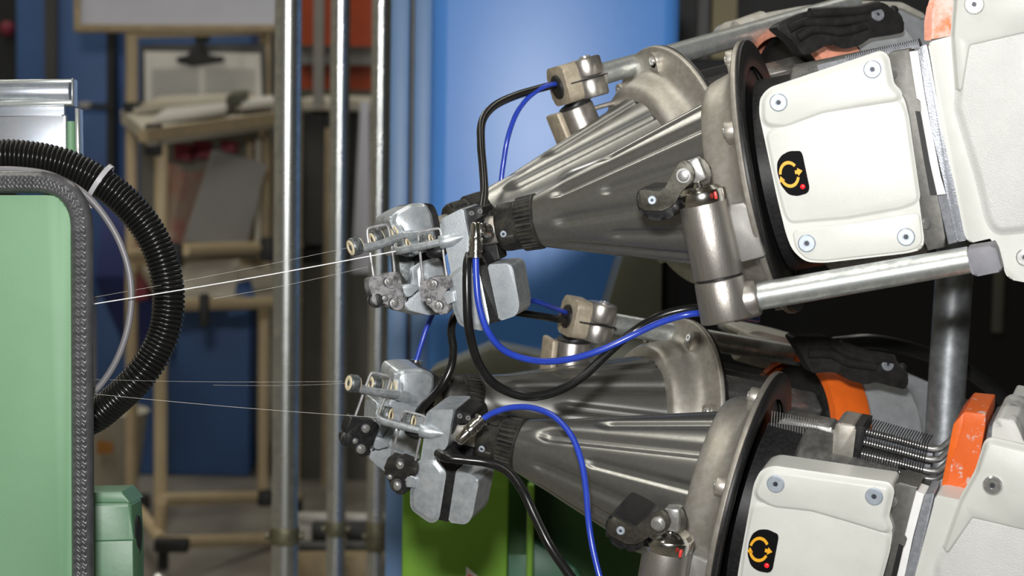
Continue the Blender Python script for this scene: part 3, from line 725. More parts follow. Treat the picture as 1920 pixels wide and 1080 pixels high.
# ------------------------------------------------------------------ brake cone (same casting on all four feeders)
XN = -0.181
def make_cone(fr, label):
    root = thing('brake_cone', label, 'cone', fr.M, 'ribbed brake cones')
    # fluted shell
    NF = 14
    x0, x1, r0, r1 = -0.188, -0.030, 0.0183, 0.0665
    def flute(th, t, r):
        phi = -math.pi / 2 - th
        d = 0
        for k in range(NF):
            a = math.radians(-3) + 2 * math.pi * k / NF
            dl = (phi - a + math.pi) % (2 * math.pi) - math.pi
            s = dl * r
            if abs(s) > 0.02: continue
            start = 0.020 if k % 2 == 0 else 0.062
            e = (t - start) / 0.014
            if e < 0: continue
            wdt = 0.0042 if k % 2 == 0 else 0.0036
            e = min(1, e); e = e * e * (3 - 2 * e)
            d -= 0.0033 * e / (1 + (s / (wdt * 1.1 * (0.6 + 0.4 * e))) ** 4)
        return d
    mb = MB(); nt = 70
    mb.rev((x0, 0, 0), (1, 0, 0), [((x1 - x0) * i / nt, r0 + (r1 - r0) * i / nt) for i in range(nt + 1)], 420, fn=flute, caps=False)
    build('cone_shell', mb, cone_alu, root, angle=60)
    # support ring, fillet and rim
    mb = MB()
    prof = [(-.034, .064), (-.034, .0720), (-.0335, .0735), (-.0325, .0745), (-.030, .0765), (-.026, .0782), (-.020, .0800), (-.016, .0812), (-.012, .0832), (-.009, .0862), (-.007, .090), (-.0055, .0945), (-.005, .099), (-.0045, .1022), (-.0035, .1032), (-.0005, .1035), (0, .1028), (0, .0845), (-.004, .083), (-.03, .070)]
    mb.rev((0, 0, 0), (1, 0, 0), prof, 120, caps=False)
    build('support_ring', mb, ring_alu, root, angle=50)
    mb = MB(); mb.rev((0, 0, 0), (1, 0, 0), [(0.0001, .083), (.0001, .1030), (.0022, .1030), (.003, .1022), (.003, .0865), (.0022, .083)], 120, caps=False)
    mb.rev((0, 0, 0), (1, 0, 0), [(-.0008, .0001), (-.0008, .0845), (.0004, .0845)], 60, caps=False); build('flange_plate', mb, black_pl, root, 'black plate on the back of the ring, dark disc for its shaded hole', angle=50)  # inner disc closes the hole, painting the shaded interior black
    for k in range(7):
        a = math.radians(12 + 360 / 7 * k); q = V((0, math.cos(a), math.sin(a)))
        b = MB(); b.cyl(q * .0930 + V((-.003, 0, 0)), q * .0930 + V((-.0120, 0, 0)), .0072, n=20, bev=.0012)
        b.box(q * .0885 + V((-.0075, 0, 0)), .009, .009, .0142, Matrix.Rotation(a, 3, 'X'), .0012)
        bo = build('screw_boss', b, ring_alu, root)
        add_screw('boss_screw', q * .0930 + V((-.0119, 0, 0)), (-1, 0, 0), .0036, .0016, bolt, bo)
    # knurled nut
    mb = MB()
    mb.rev((XN - .0335, 0, 0), (1, 0, 0), [(0, .010), (.0002, .0145), (.0012, .0168), (.004, .0183), (.016, .0188), (.0185, .0195)], 48)
    mb.rev((XN - .016, 0, 0), (1, 0, 0), [(0, .0186), (.001, .0200), (.0135, .0207), (.0138, .0196)], 160, fn=lambda th, t, r: 0.0009 * (1 if (th / (2 * math.pi) * 34) % 1 < 0.6 else -0.6) if 0.0005 < t < 0.0136 else 0)
    mb.rev((XN - .0030, 0, 0), (1, 0, 0), [(0, .0200), (.0004, .0214), (.0022, .0216), (.003, .0205), (.003, .0185)], 48)
    for a in (-28, 62, 152, 242):
        a = math.radians(a)
        mb.box(V((XN - .024, math.sin(a) * .0165, math.cos(a) * .0165)), .013, .0085, .0070, Matrix.Rotation(-a, 3, 'X'), .0016)
    nut = build('knurled_nut', mb, black_dusty, root, 'dusty black ribbed nut', angle=45)
    add_screw('clamp_screw', (XN - .0255, -0.0035, .0190), (0, -.18, 1), .0026, .0014, screw_blue, nut, hexr=.5)
    mb = MB(); mb.cyl((XN - .062, 0, 0), (XN - .030, 0, 0), .0108, n=32, bev=.0008)
    build('nozzle', mb, ring_alu, root)
    return root
cones = {}
cones['UF'] = make_cone(UF, 'upper front ribbed aluminium brake cone, nearest of the upper pair, black knurled nut')
for k, fr, lab in (('LF', LF, 'lower front ribbed aluminium brake cone, pointing down right beneath the black looped cable'),
                   ('UB', UB, 'upper rear ribbed aluminium brake cone, partly hidden behind the front upper cone'),
                   ('LB', LB, 'lower rear ribbed aluminium brake cone with the cable shadow across it')):
    cones[k] = copy_tree(cones['UF'], fr.M, lab)

# ------------------------------------------------------------------ front feeder body (traced on the upper one)
def T(pts, z, r=0, n=4): return UF.tr(rnd(pts, r, n) if r else pts, z)
def make_feeder():
    root = thing('yarn_feeder', 'upper front yarn feeder with white cover, black display and red light', 'feeder', UF.M, 'white yarn feeders at the front')
    ZC = .083
    # cover
    mb = MB()
    o = [(1423, 212), (1425, 183), (1440, 168), (1655, 98), (1662, 106), (1672, 158), (1695, 182), (1702, 210), (1733, 450), (1729, 468), (1700, 475), (1545, 493), (1510, 491), (1486, 470), (1474, 440), (1458, 375)]
    mb.prism(T(o, ZC, 14, 5), .030, .0028, 3); cover = build('motor_cover', mb, white_paint, root, 'warm white cover plate')
    mb = MB()
    o = [(1438, 228), (1437, 188), (1448, 176), (1650, 109), (1654, 114), (1663, 163), (1682, 183), (1610, 194), (1540, 206), (1470, 232)]
    mb.pad(T(o, ZC + .0032, 9), .0032, .005)
    build('cover_ridge', mb, white_paint, cover)
    mb = MB()
    o = [(1441, 252), (1472, 238), (1545, 212), (1686, 191), (1695, 215), (1718, 375), (1690, 386), (1590, 404), (1482, 413), (1474, 396), (1457, 330)]
    mb.pad(T(o, ZC + .0016, 10), .0016, .003)
    build('cover_panel', mb, white_paint, cover)
    mb = MB()
    o = [(1488, 436), (1502, 431), (1600, 420), (1722, 400), (1727, 450), (1721, 462), (1700, 469), (1545, 487), (1514, 485), (1494, 466)]
    mb.pad(T(o, ZC + .0010, 10), .001, .0012)
    build('cover_ridge', mb, white_paint, cover)
    for px, py, zz in ((1460, 192, .0032), (1636, 130, .0032), (1513, 456, .0010), (1699, 444, .0010)):
        add_screw('cover_screw', UF.l(px, py, ZC + zz - .0003), (0, 0, 1), .0064, .0016, screw_blue, cover, hexr=.32)
    # display
    o = [(1457, 304), (1465, 291), (1480, 283), (1501, 283), (1505, 290), (1518, 352), (1515, 362), (1495, 368), (1478, 365), (1464, 347), (1457, 322)]
    mb = MB(); mb.prism(T(o, ZC + .0021, 6), .004, .0003, 1); dsp = build('display_panel', mb, display, root, 'glossy black display panel')
    c = UF.l(1480, 327, ZC + .0024); k = .000385
    def arc(a0, a1, r0=14.2, r1=18.8, n=16):
        q = []
        for i in range(n + 1): a = math.radians(a0 + (a1 - a0) * i / n); q.append(c + V((math.cos(a) * r1 * k, math.sin(a) * r1 * k * 1.32, 0)))
        for i in range(n + 1): a = math.radians(a1 + (a0 - a1) * i / n); q.append(c + V((math.cos(a) * r0 * k, math.sin(a) * r0 * k * 1.32, 0)))
        return q
    mb = MB(); mb.prism(arc(38, 172), .0003); mb.prism(arc(-158, -22), .0003)
    def tri(pts): mb.prism([c + V((a * k, b * k, 0)) for a, b in pts], .0003)
    tri([(11, 5), (16, 5), (16, 9), (25, 2), (16, -6), (16, -2), (11, -2)])
    tri([(-21, -12), (-17, 0), (-10, -9)])
    build('cycle_arrow', mb, amber, dsp, 'amber circling arrows')
    mb = MB(); mb.sphere(UF.l(1505, 350, ZC + .0022), .0017, 1, 1, .5); build('indicator_light', mb, led, dsp, 'lit red light')
    # side plate, strips
    o = [(1662, 106), (1672, 96), (1706, 90), (1714, 120), (1722, 190), (1736, 212), (1772, 445), (1772, 464), (1738, 471), (1732, 450), (1700, 195), (1674, 160)]
    mb = MB(); mb.prism(T(o, ZC - .012), .03, .0012); sp = build('side_plate', mb, grey_frame, root, 'dark grey metal side plate')
    mb = MB(); q0 = UF.l(1671, 137, ZC - .010); mb.rev(q0, (.5, 0, .86), [(0, .0040), (.0018, .0040), (.0025, .003), (.0025, .0016)], 20); build('side_screw', mb, bolt, sp)
    mb = MB(); q0 = UF.l(1734, 419, ZC - .010); mb.rev(q0, (.5, 0, .86), [(0, .0040), (.0018, .0040), (.0025, .003), (.0025, .0016)], 20); build('side_screw', mb, bolt, sp)
    o = [(1716, 208), (1726, 209), (1742, 300), (1757, 366), (1744, 366), (1732, 300)]
    mb = MB(); mb.prism(T(o, ZC - .0112), .003); build('slot', mb, dark_void, sp, 'black slot')
    o = [(1705, 97), (1722, 95), (1734, 180), (1762, 330), (1775, 364), (1757, 366), (1745, 310), (1726, 209), (1729, 205), (1727, 188), (1719, 186), (1712, 140)]
    mb = MB(); mb.prism(T(o, ZC - .009), .02, .0005, 1); build('white_strip', mb, white_strip_m, root, 'bright white notched strip')
    o = [(1757, 367), (1776, 364), (1797, 454), (1778, 459)]
    mb = MB(); mb.prism(T(o, ZC - .010), .02, .0005, 1); build('lower_strip', mb, belt_m, root, 'dark grey lower strip')
    o = [(1722, 90), (1737, 82), (1743, 110), (1766, 240), (1790, 350), (1813, 450), (1796, 454), (1775, 364), (1748, 250), (1734, 170)]
    mb = MB(); mb.prism(T(o, ZC - .006, 3), .03, .0014); build('frame_strip', mb, grey_strip_m, root, 'blue grey frame strip')
    # rear housing
    o = [(1740, 84), (1744, 78), (1789, 66), (1796, 0), (1790, -60), (2080, -130), (2110, 520), (1930, 531), (1893, 524), (1884, 512), (1880, 488), (1870, 456), (1862, 446), (1817, 456), (1808, 440), (1790, 350), (1765, 240), (1744, 104)]
    mb = MB(); mb.prism(T(o, ZC - .002, 7), .15, .004, 3); hs = build('rear_housing', mb, white_paint, root, 'warm white rear housing')
    o = [(1800, 170), (1792, 66), (1797, 0), (1790, -60), (2080, -130), (2080, 26), (1920, 58), (1815, 82)]
    mb = MB(); mb.pad(T(o, ZC + .0035, 7), .0055, .004); build('housing_block', mb, white_paint, hs)
    o = [(1806, 200), (1816, 88), (1925, 64), (2080, 34), (2100, 400), (1920, 420), (1874, 425), (1864, 410), (1845, 330)]
    mb = MB(); mb.pad(T(o, ZC + .0018, 8), .0038, .007); build('housing_panel', mb, white_peel, hs, 'coarse textured white panel')
    add_screw('housing_screw', UF.l(1827, 8, ZC + .0032), (0, 0, 1), .0068, .003, bolt, hs, hexr=.32)
    add_screw('housing_screw', UF.l(1922, 482, ZC - .0022), (0, 0, 1), .0062, .002, bolt, hs, hexr=.32)
    # dusty rear cap on top of the housing, orange band segment
    # drum
    mb = MB(); mb.rev((0.030, 0, 0), (1, 0, 0), [(0, .060), (.002, .076), (.004, .0775)] + [(.004 + .0006 * i, .0775 + .0005 * (i % 2)) for i in range(1, 120)], 90)
    dr = build('winding_drum', mb, drum_m, root, angle=60)
    mb = MB(); mb.rev((0.004, 0, 0), (1, 0, 0), [(0, .060), (.0005, .072), (.030, .072), (.030, .06)], 90, caps=False); build('dark_sleeve', mb, black_pl, root, 'black sleeve painting the gap behind the flange dark')  # added black sleeve imitates the darkness in the gap behind the flange
    return root
feeders = {'UF': make_feeder()}
feeders['LF'] = copy_tree(feeders['UF'], LF.M, 'lower front yarn feeder with white cover and red light, nearest the bottom right corner')

# extras seen on each front feeder
root = feeders['UF']
mb = MB(); mb.prism(T([(1733, 76), (1733, 40), (1740, 8), (1757, -40), (1800, -40), (1795, 0), (1788, 66)], .055, 3), .05, .003); build('orange_band', mb, orange_dusty, root, 'worn orange band segment')
mb = MB(); mb.prism(T([(1733, 76), (1733, 40), (1738, 12), (1748, 6), (1746, 76)], .0565, 2), .05, .002); build('band_rim', mb, pink_orange, root, 'faded pinkish rim of the orange band')
mb = MB()
a, b = UF.l(1532, 122, .06), UF.l(1722, 77, .06)
nd = V((-(b - a).y, (b - a).x, 0)).normalized()
mb.prism([a + nd * .0, b + nd * 0, b - nd * .0045, a - nd * .0045], .02)
N = 46
for i in range(N):
    t = (i + .2) / N; t2 = (i + .72) / N
    if t < .28: continue
    p, q = a.lerp(b, t), a.lerp(b, t2)
    mb.prism([p + nd * .0015, q + nd * .0015, q - nd * .0022, p - nd * .0022], .02)
build('toothed_strip', mb, belt_m, root, 'grey toothed strip along the top of the cover')

root = feeders['LF']
def TL(pts, z, r=0): return LF.tr(rnd(pts, r, 4) if r else pts, z)
mb = MB(); mb.prism(TL([(1790, 793), (1808, 772), (1848, 776), (1847, 800), (1836, 860), (1822, 922), (1766, 912)], .055, 3), .05, .004); build('orange_band', mb, orange_worn, root, 'worn orange band segment')
mb = MB(); mb.prism(TL([(1788, 795), (1808, 773), (1806, 800), (1786, 860), (1774, 912), (1765, 912)], .0565, 2), .05, .002); build('band_rim', mb, orange, root, 'bright orange bevel of the band')
mb = MB(); mb.prism(TL([(1862, 790), (1876, 782), (1902, 788), (1925, 840), (1990, 870), (1990, 930), (1850, 930), (1858, 835)], .07, 6), .06, .005); build('rear_cap', mb, mat('dust_flecked_white_paint', (.60, .60, .57), .5, 0, vscale=60, col2=(.25, .25, .25), ramp=(.33, .5)), root, 'dust flecked white rear cap')
mb = MB(); mb.prism(TL([(1838, 880), (1852, 800), (1866, 795), (1860, 930), (1830, 930)], .05), .05, .002); build('belt_side', mb, belt_m, root)
# yarn separating rods with black windings
zr = .030
mb = MB(); mb.prism(TL([(1561, 850), (1563, 800), (1572, 791), (1606, 798), (1597, 870), (1566, 860)], zr + .004, 8), .03, .004); build('rod_cap', mb, ring_alu, root, 'grey end cap of the rods')
mb = MB(); mb.prism(TL([(1603, 797), (1622, 801), (1610, 868), (1591, 864)], zr + .003), .03, .001); build('rod_collar', mb, black_pl, root, 'black collar')
for k, (a, b, e) in enumerate([((1612, 806), (1752, 842), (1790, 818)), ((1610, 826), (1750, 862), (1788, 835)), ((1606, 848), (1748, 884), (1782, 862)), ((1603, 866), (1744, 898), (1778, 880))]):
    zz = zr - .004 * abs(k - 1.5)
    mb = MB(); mb.tube([LF.l(*a, zz), LF.l((a[0] + b[0]) / 2, (a[1] + b[1]) / 2, zz), LF.l(*b, zz), LF.l((b[0] + e[0]) / 2 + 4, (b[1] + e[1]) / 2 + 2, zz), LF.l(*e, zz)], .0024, n=10); build('separator_rod', mb, drum_m, root)
mb = MB(); mb.prism(TL([(1614, 812), (1750, 846), (1740, 902), (1604, 866)], zr - .012), .012, .001); build('rod_body', mb, grey_strip_m, root)
mb = MB()
for i in range(26):
    t = i / 25
    a = LF.l(1619 + t * 120, 801 + t * 33, zr + .0035); b = LF.l(1606 + t * 120, 866 + t * 32, zr + .0025)
    mb.tube([a + V((0, .001, -.02)), a + V((0, .0012, -.006)), a, a.lerp(b, .5) + V((0, 0, .001)), b, b + V((0, -.001, -.006))], .00042, n=5, sm=3)
o = build('yarn_winding', mb, yarn_dark, root, 'black yarn wound round the rods'); o['kind'] = 'stuff'
# slotted drum front with wound yarn
mb = MB(); mb.prism(TL([(1458, 792), (1470, 782), (1560, 800), (1566, 815), (1552, 900), (1440, 880)], .012, 6), .02, .003); db = build('drum_finger', mb, drum_m, root)
for y0 in (796, 822, 850):
    mb = MB(); mb.prism(TL([(1440, y0 - 4), (1534, y0 + 8), (1544, y0 + 16), (1532, y0 + 22), (1436, y0 + 10)], .0128, 5), .004); build('drum_slot', mb, dark_void, db, 'dark slot')
mb = MB()
for i in range(18):
    t = i / 17
    mb.tube([LF.l(1448 + t * 84, 770 + t * 18, .012), LF.l(1444 + t * 84, 830 + t * 18, .0145), LF.l(1438 + t * 84, 884 + t * 10, .0145)], .00028, n=5, sm=3)
o = build('yarn_winding', mb, yarn_dim, root, 'grey yarn wound round the drum'); o['kind'] = 'stuff'

# ------------------------------------------------------------------ brake cylinder, lever and support rod (front feeders)
def C4(pts): return cv(1140, 260, 2.842, pts)
def make_cylinder():
    root = thing('brake_cylinder', 'upper grey brake cylinder with chrome collar and lever on the upper front cone', 'cylinder', UF.M, 'brake cylinders on the front cones')
    z = .108
    def ax(py):
        t = (py - 378) / (612 - 378)
        return UF.l(1318 + t * 50, py, z)
    k = .000372
    mb = MB(); mb.cyl(ax(380), ax(519), 47 * k, 47.5 * k, n=56, bev=.0012); build('cylinder_body', mb, cyl_alu, root)
    mb = MB(); mb.cyl(ax(518), ax(523), 44 * k, n=40); build('gasket', mb, black_pl, root, 'thin black joint')
    mb = MB(); mb.cyl(ax(522.5), ax(600), 49 * k, 52 * k, n=56, bev=.0016)
    d0 = (UF.l(1818, 487, z - .006) - UF.l(1400, 560, z - .006)).normalized()
    mb.cyl(UF.l(1366, 567, z - .003), UF.l(1366, 567, z - .003) + d0 * .0225, 40 * k, 36 * k, n=40, bev=.003)
    build('knuckle', mb, cyl_alu, root)
    mb = MB(); mb.rev(ax(383), ax(340) - ax(383), [(0, 46 * k), (.0008, 47.5 * k), (.0085, 47.5 * k), (.0095, 46 * k), (.0096, 43 * k), (.0125, 36 * k), (.013, 12 * k), (.016, 9 * k)], 56); col = build('chrome_collar', mb, chrome, root, 'shiny chrome collar')
    n_ = (ax(340) - ax(383)).normalized()
    mb = MB(); q = UF.l(1342, 366, z + .0170); mb.box(q, .0020, .0055, .003, None, .0006); build('red_mark', mb, red_mark, col, 'small red mark')
    # clevis and lever
    mb = MB(); q = UF.l(1308, 318, z + .004); mb.box(q + V((-.0005, 0, 0)), .0105, .017, .013, Matrix.Rotation(.2, 3, 'Z'), .002); build('clevis_block', mb, bolt, root, 'bright clevis block')
    lv = rnd(C4([(160, 290), (175, 272), (292, 282), (372, 138), (395, 114), (425, 120), (458, 160), (462, 200), (440, 245), (402, 262), (350, 355), (292, 385), (178, 380), (156, 340)]), 6, 3)
    mb = MB(); mb.prism(UF.tr(lv, z + .018), .0028, .0006); build('lever', mb, lever_m, root, 'dark bent steel lever')
    fk = rnd(C4([(430, 240), (440, 140), (470, 98), (505, 100), (548, 155), (552, 215), (525, 250)]), 6, 3)
    mb = MB(); mb.prism(UF.tr(fk, z + .003), .0028, .0006); build('fork_plate', mb, lever_m, root)
    a = UF.l(*C4([(404, 196)])[0], z + .018); mb = MB(); mb.cyl(a - V((0, 0, .022)), a + V((0, 0, .0035)), .0038, n=20, bev=.0008); mb.cyl(a, a + V((0, 0, .001)), .0052, n=20); build('pivot_pin', mb, bolt, root)
    pd = rnd(C4([(146, 300), (165, 264), (300, 268), (380, 340), (370, 400), (300, 440), (195, 424), (152, 370)]), 8, 3)
    mb = MB(); mb.prism(UF.tr(pd, z + .0145), .05, .003); build('lever_pad', mb, black_pl, root, 'black pad between lever and cone')
    add_screw('lever_screw', UF.l(*C4([(236, 327)])[0], z + .0178), (0, 0, 1), .0031, .0014, screw_blue, root, hexr=.4)
    mp = C4([(640, 350), (735, 340), (760, 372), (838, 628), (705, 662), (660, 480)])
    mb = MB(); mb.prism(UF.tr(rnd(mp, 5, 3), .097), .035, .002); build('mounting_pad', mb, pad_alu, root)
    mp = C4([(760, 318), (800, 318), (905, 750), (868, 750), (838, 630), (770, 380)])
    # support rod
    mb = MB(); e = UF.l(1818, 487, z - .006)
    mb.cyl(UF.l(1398, 560, z - .006), e, 27 * k, 25 * k, n=44); build('support_rod', mb, galv, root, 'zinc plated support rod')
    mb = MB(); mb.prism(UF.tr(rnd([(1811, 467), (1862, 459), (1869, 470), (1879, 509), (1828, 519), (1820, 511)], 6, 4), z + .006), .026, .0025, 3); build('rod_end_cap', mb, grey_cap, root, 'grey plastic end cap')
    return root
cyls = {'UF': make_cylinder()}
cyls['LF'] = copy_tree(cyls['UF'], LF.M, 'lower grey brake cylinder with chrome collar and lever, cut by the bottom edge')

# ------------------------------------------------------------------ sensor heads at the cone tips
def A_(pts): return cv(720, 370, 4.32, pts)
def B_(pts): return cv(640, 380, 4.909, pts)
def eyelet(root, p, ax, r, L, ringm, cer=ceramic, name='eyelet'):
    ax = V(ax).normalized(); p = V(p)
    mb = MB(); mb.rev(p - ax * L / 2, ax, [(0, r * .80), (L * .08, r * .95), (L * .2, r), (L * .45, r), (L * .5, r * .9), (L * .58, r * .9), (L * .62, r), (L * .85, r), (L * .97, r * .92), (L, r * .75)], 28)
    o = build(name, mb, ringm, root)
    mb = MB(); mb.rev(p - ax * L * .58, ax, [(L * .5, r * .34), (L * .05, r * .36), (0, r * .45), (0, r * .7), (L * .04, r * .82), (L * .12, r * .84)], 28, caps=False)
    mb.rev(p - ax * L * .5, ax, [(0, r * .37), (.0002, r * .37)], 20)
    mb.rev(p + ax * L * .58, -ax, [(L * .5, r * .34), (L * .05, r * .36), (0, r * .45), (0, r * .7), (L * .04, r * .82), (L * .12, r * .84)], 28, caps=False)
    build('ceramic_insert', mb, cer, o, 'cream ceramic insert')
    return o
def bolt3(root, fr, pts, z, parent=None):
    for (px, py), r in pts:
        add_screw('clamp_bolt', fr.l(px, py, z), (0, 0, 1), r, r * .8, bolt, parent or root, dome=True)

def make_front_head():
    fr = UF; z = .020
    root = thing('yarn_sensor', 'upper front zinc yarn sensor head with elbow fitting beside it', 'sensor head', fr.M, 'front sensor heads')
    bp = A_([(648, 95), (700, 76), (800, 72), (845, 105), (872, 150), (892, 300), (940, 500), (845, 548), (935, 985), (928, 1008), (800, 1036), (690, 640), (668, 230)])
    mb = MB(); mb.prism(fr.tr(rnd(bp, 5, 3), -.002), .022, .001); bpl = build('back_plate', mb, black_pl, root, 'black back plate')
    st = A_([(690, 440), (800, 470), (836, 545), (936, 985), (928, 1008), (800, 1036), (690, 640)])
    mb = MB(); mb.prism(fr.tr(rnd(st, 3, 3), z + .0002), .036, .001); build('strap', mb, black_pl, root, 'black strap')
    st = A_([(650, 100), (700, 82), (790, 78), (800, 150), (720, 200), (690, 380), (668, 230)])
    mb = MB(); mb.prism(fr.tr(rnd(st, 3, 3), z - .004), .03, .001); build('plate_boss', mb, black_pl, bpl)
    for q in ((708, 130), (776, 115)):
        add_screw('plate_screw', fr.l(*A_([q])[0], z - .0042), (.6, .2, .8), .0021, .0014, bolt, bpl, hexr=.4)
    h = A_([(450, 205), (480, 165), (628, 90), (646, 97), (668, 230), (702, 382), (692, 448), (648, 478), (640, 560), (724, 640), (800, 1012), (790, 1036), (738, 1034), (636, 1004), (600, 905), (578, 770), (548, 640), (505, 430), (476, 330), (455, 240)])
    mb = MB(); mb.prism(fr.tr(rnd(h, 4, 3), z + .001), .039, .0022, 3); hs = build('sensor_housing', mb, zinc, root, 'mottled zinc housing')
    lw = A_([(566, 645), (645, 590), (722, 640), (798, 1008), (786, 1032), (640, 1002), (604, 905), (584, 770)])
    mb = MB(); mb.pad(fr.tr(rnd(lw, 5, 3), z + .0028), .0022, .005); build('lower_block', mb, zinc, hs)
    mb = MB(); p0, p1 = fr.l(*A_([(448, 368)])[0], z + .003), fr.l(*A_([(640, 318)])[0], z - .001)
    mb.rev(p0, p1 - p0, [(0, .0046), (.001, .0053), ((p1 - p0).length * .5, .0052), ((p1 - p0).length, .0022)], 20); build('arm_boss', mb, zinc, hs)
    cp = A_([(836, 545), (990, 534), (1030, 545), (1048, 585), (1096, 860), (1088, 925), (1060, 962), (934, 1004)])
    mb = MB(); mb.prism(fr.tr(rnd(cp, 5, 4), z + .0015), .036, .0038, 4); cb = build('sensor_cap', mb, zinc, root, 'bright zinc end cap')
    # screws and raised lettering lines on the cap's end face
    q1 = fr.l(*A_([(1030, 545)])[0], 0); q2 = fr.l(*A_([(1096, 860)])[0], 0)
    nx = V(((q2 - q1).y, -(q2 - q1).x, 0)).normalized()
    if nx.x < 0: nx = -nx
    up = (q1 - q2).normalized(); mid = (fr.l(*A_([(1050, 590)])[0], 0) + fr.l(*A_([(1094, 850)])[0], 0)) / 2; hl = (q1 - q2).length / 2
    for s, zz in ((.72, -.004), (-.86, -.006)):
        add_screw('cap_screw', mid + up * hl * s + V((0, 0, zz)), nx, .0024, .0016, bolt, cb, hexr=.4)
    mb = MB(); rot = Matrix((nx, up, nx.cross(up))).transposed()
    for s, zz, w_ in ((.30, .002, .008), (.0, .001, .013), (-.12, .001, .013)):
        mb.box(mid + up * hl * s + V((0, 0, zz - .002)) + nx * .0001, .0006, .0018 if s else .0022, w_, rot, .0002)
    build('label_plate', mb, zinc_dark, cb, 'worn raised maker plate')
    # guide arm with two eyelets
    mb = MB(); mb.tube([fr.l(*A_([(470, 362)])[0], z + .003), fr.l(*A_([(330, 392)])[0], z + .004), fr.l(*A_([(210, 415)])[0], z + .004), fr.l(*A_([(130, 432)])[0], z + .003), fr.l(*A_([(98, 425)])[0], z - .003), fr.l(*A_([(104, 400)])[0], z - .009)], .0031, n=14); build('guide_arm', mb, arm_grey, root, 'grey cast guide arm')
    yd = V((-1, -.12, 0)).normalized()
    eyelet(root, fr.l(*A_([(165, 400)])[0], z - .006), yd, .0068, .0075, zinc_dark)
    eyelet(root, fr.l(*A_([(345, 365)])[0], z - .006), yd, .0068, .0085, zinc_dark)
    mb = MB(); mb.sphere(fr.l(*A_([(430, 440)])[0], z - .008), .0075, 1.2, .7, .8); build('rubber_stop', mb, black_pl, root, 'dark rubber stop')
    # wire loop
    mb = MB(); mb.tube([fr.l(*A_([(p)])[0], z - .001) for p in [(318, 700), (302, 560), (290, 420), (278, 320), (292, 286), (360, 268), (440, 254), (458, 275), (470, 350), (490, 520), (512, 660)]], .00105, n=8); build('wire_loop', mb, wire_dusty, root, 'bent grey wire loop')
    # clamp block
    cl = B_([(722, 740), (735, 722), (800, 715), (820, 690), (960, 680), (1000, 690), (1012, 790), (930, 812), (938, 890), (990, 958), (992, 1000), (955, 1032), (890, 1030), (852, 985), (800, 958), (762, 888), (724, 870)])
    mb = MB(); mb.prism(fr.tr(rnd(cl, 4, 3), z + .006), .012, .0015, 2); mb.cyl(fr.l(*B_([(845, 745)])[0], z), fr.l(*B_([(845, 745)])[0], z + .0072), .0052, n=20, bev=.001)
    mb.cyl(fr.l(*B_([(892, 950)])[0], z), fr.l(*B_([(892, 950)])[0], z + .0072), .0056, n=20, bev=.001)
    mb.box(fr.l(*B_([(992, 742)])[0], z + .003), .006, .006, .01, None, .001)
    ck = build('wire_clamp', mb, lint, root, 'clamp block furred with grey lint')
    bolt3(root, fr, [(B_([(846, 750)])[0], .0033), (B_([(892, 950)])[0], .0036), (B_([(803, 903)])[0], .0020)], z + .0068, ck)
    mb = MB(); mb.prism(fr.tr(rnd(B_([(925, 815), (1040, 808), (1056, 918), (965, 938), (930, 900)]), 3, 3), z + .004), .014, .0016, 3); build('mounting_lug', mb, zinc, root)
    mb = MB(); mb.prism(fr.tr(rnd(B_([(790, 960), (960, 930), (1060, 925), (1060, 945), (960, 985), (850, 1010)]), 3, 3), z - .004), .012, .001); build('clamp_bracket', mb, black_pl, root, 'black bracket under the clamp')
    return root
heads = {'UF': make_front_head()}
heads['LF'] = copy_tree(heads['UF'], LF.M, 'lower front zinc yarn sensor head hanging below the slanted nickel fitting')

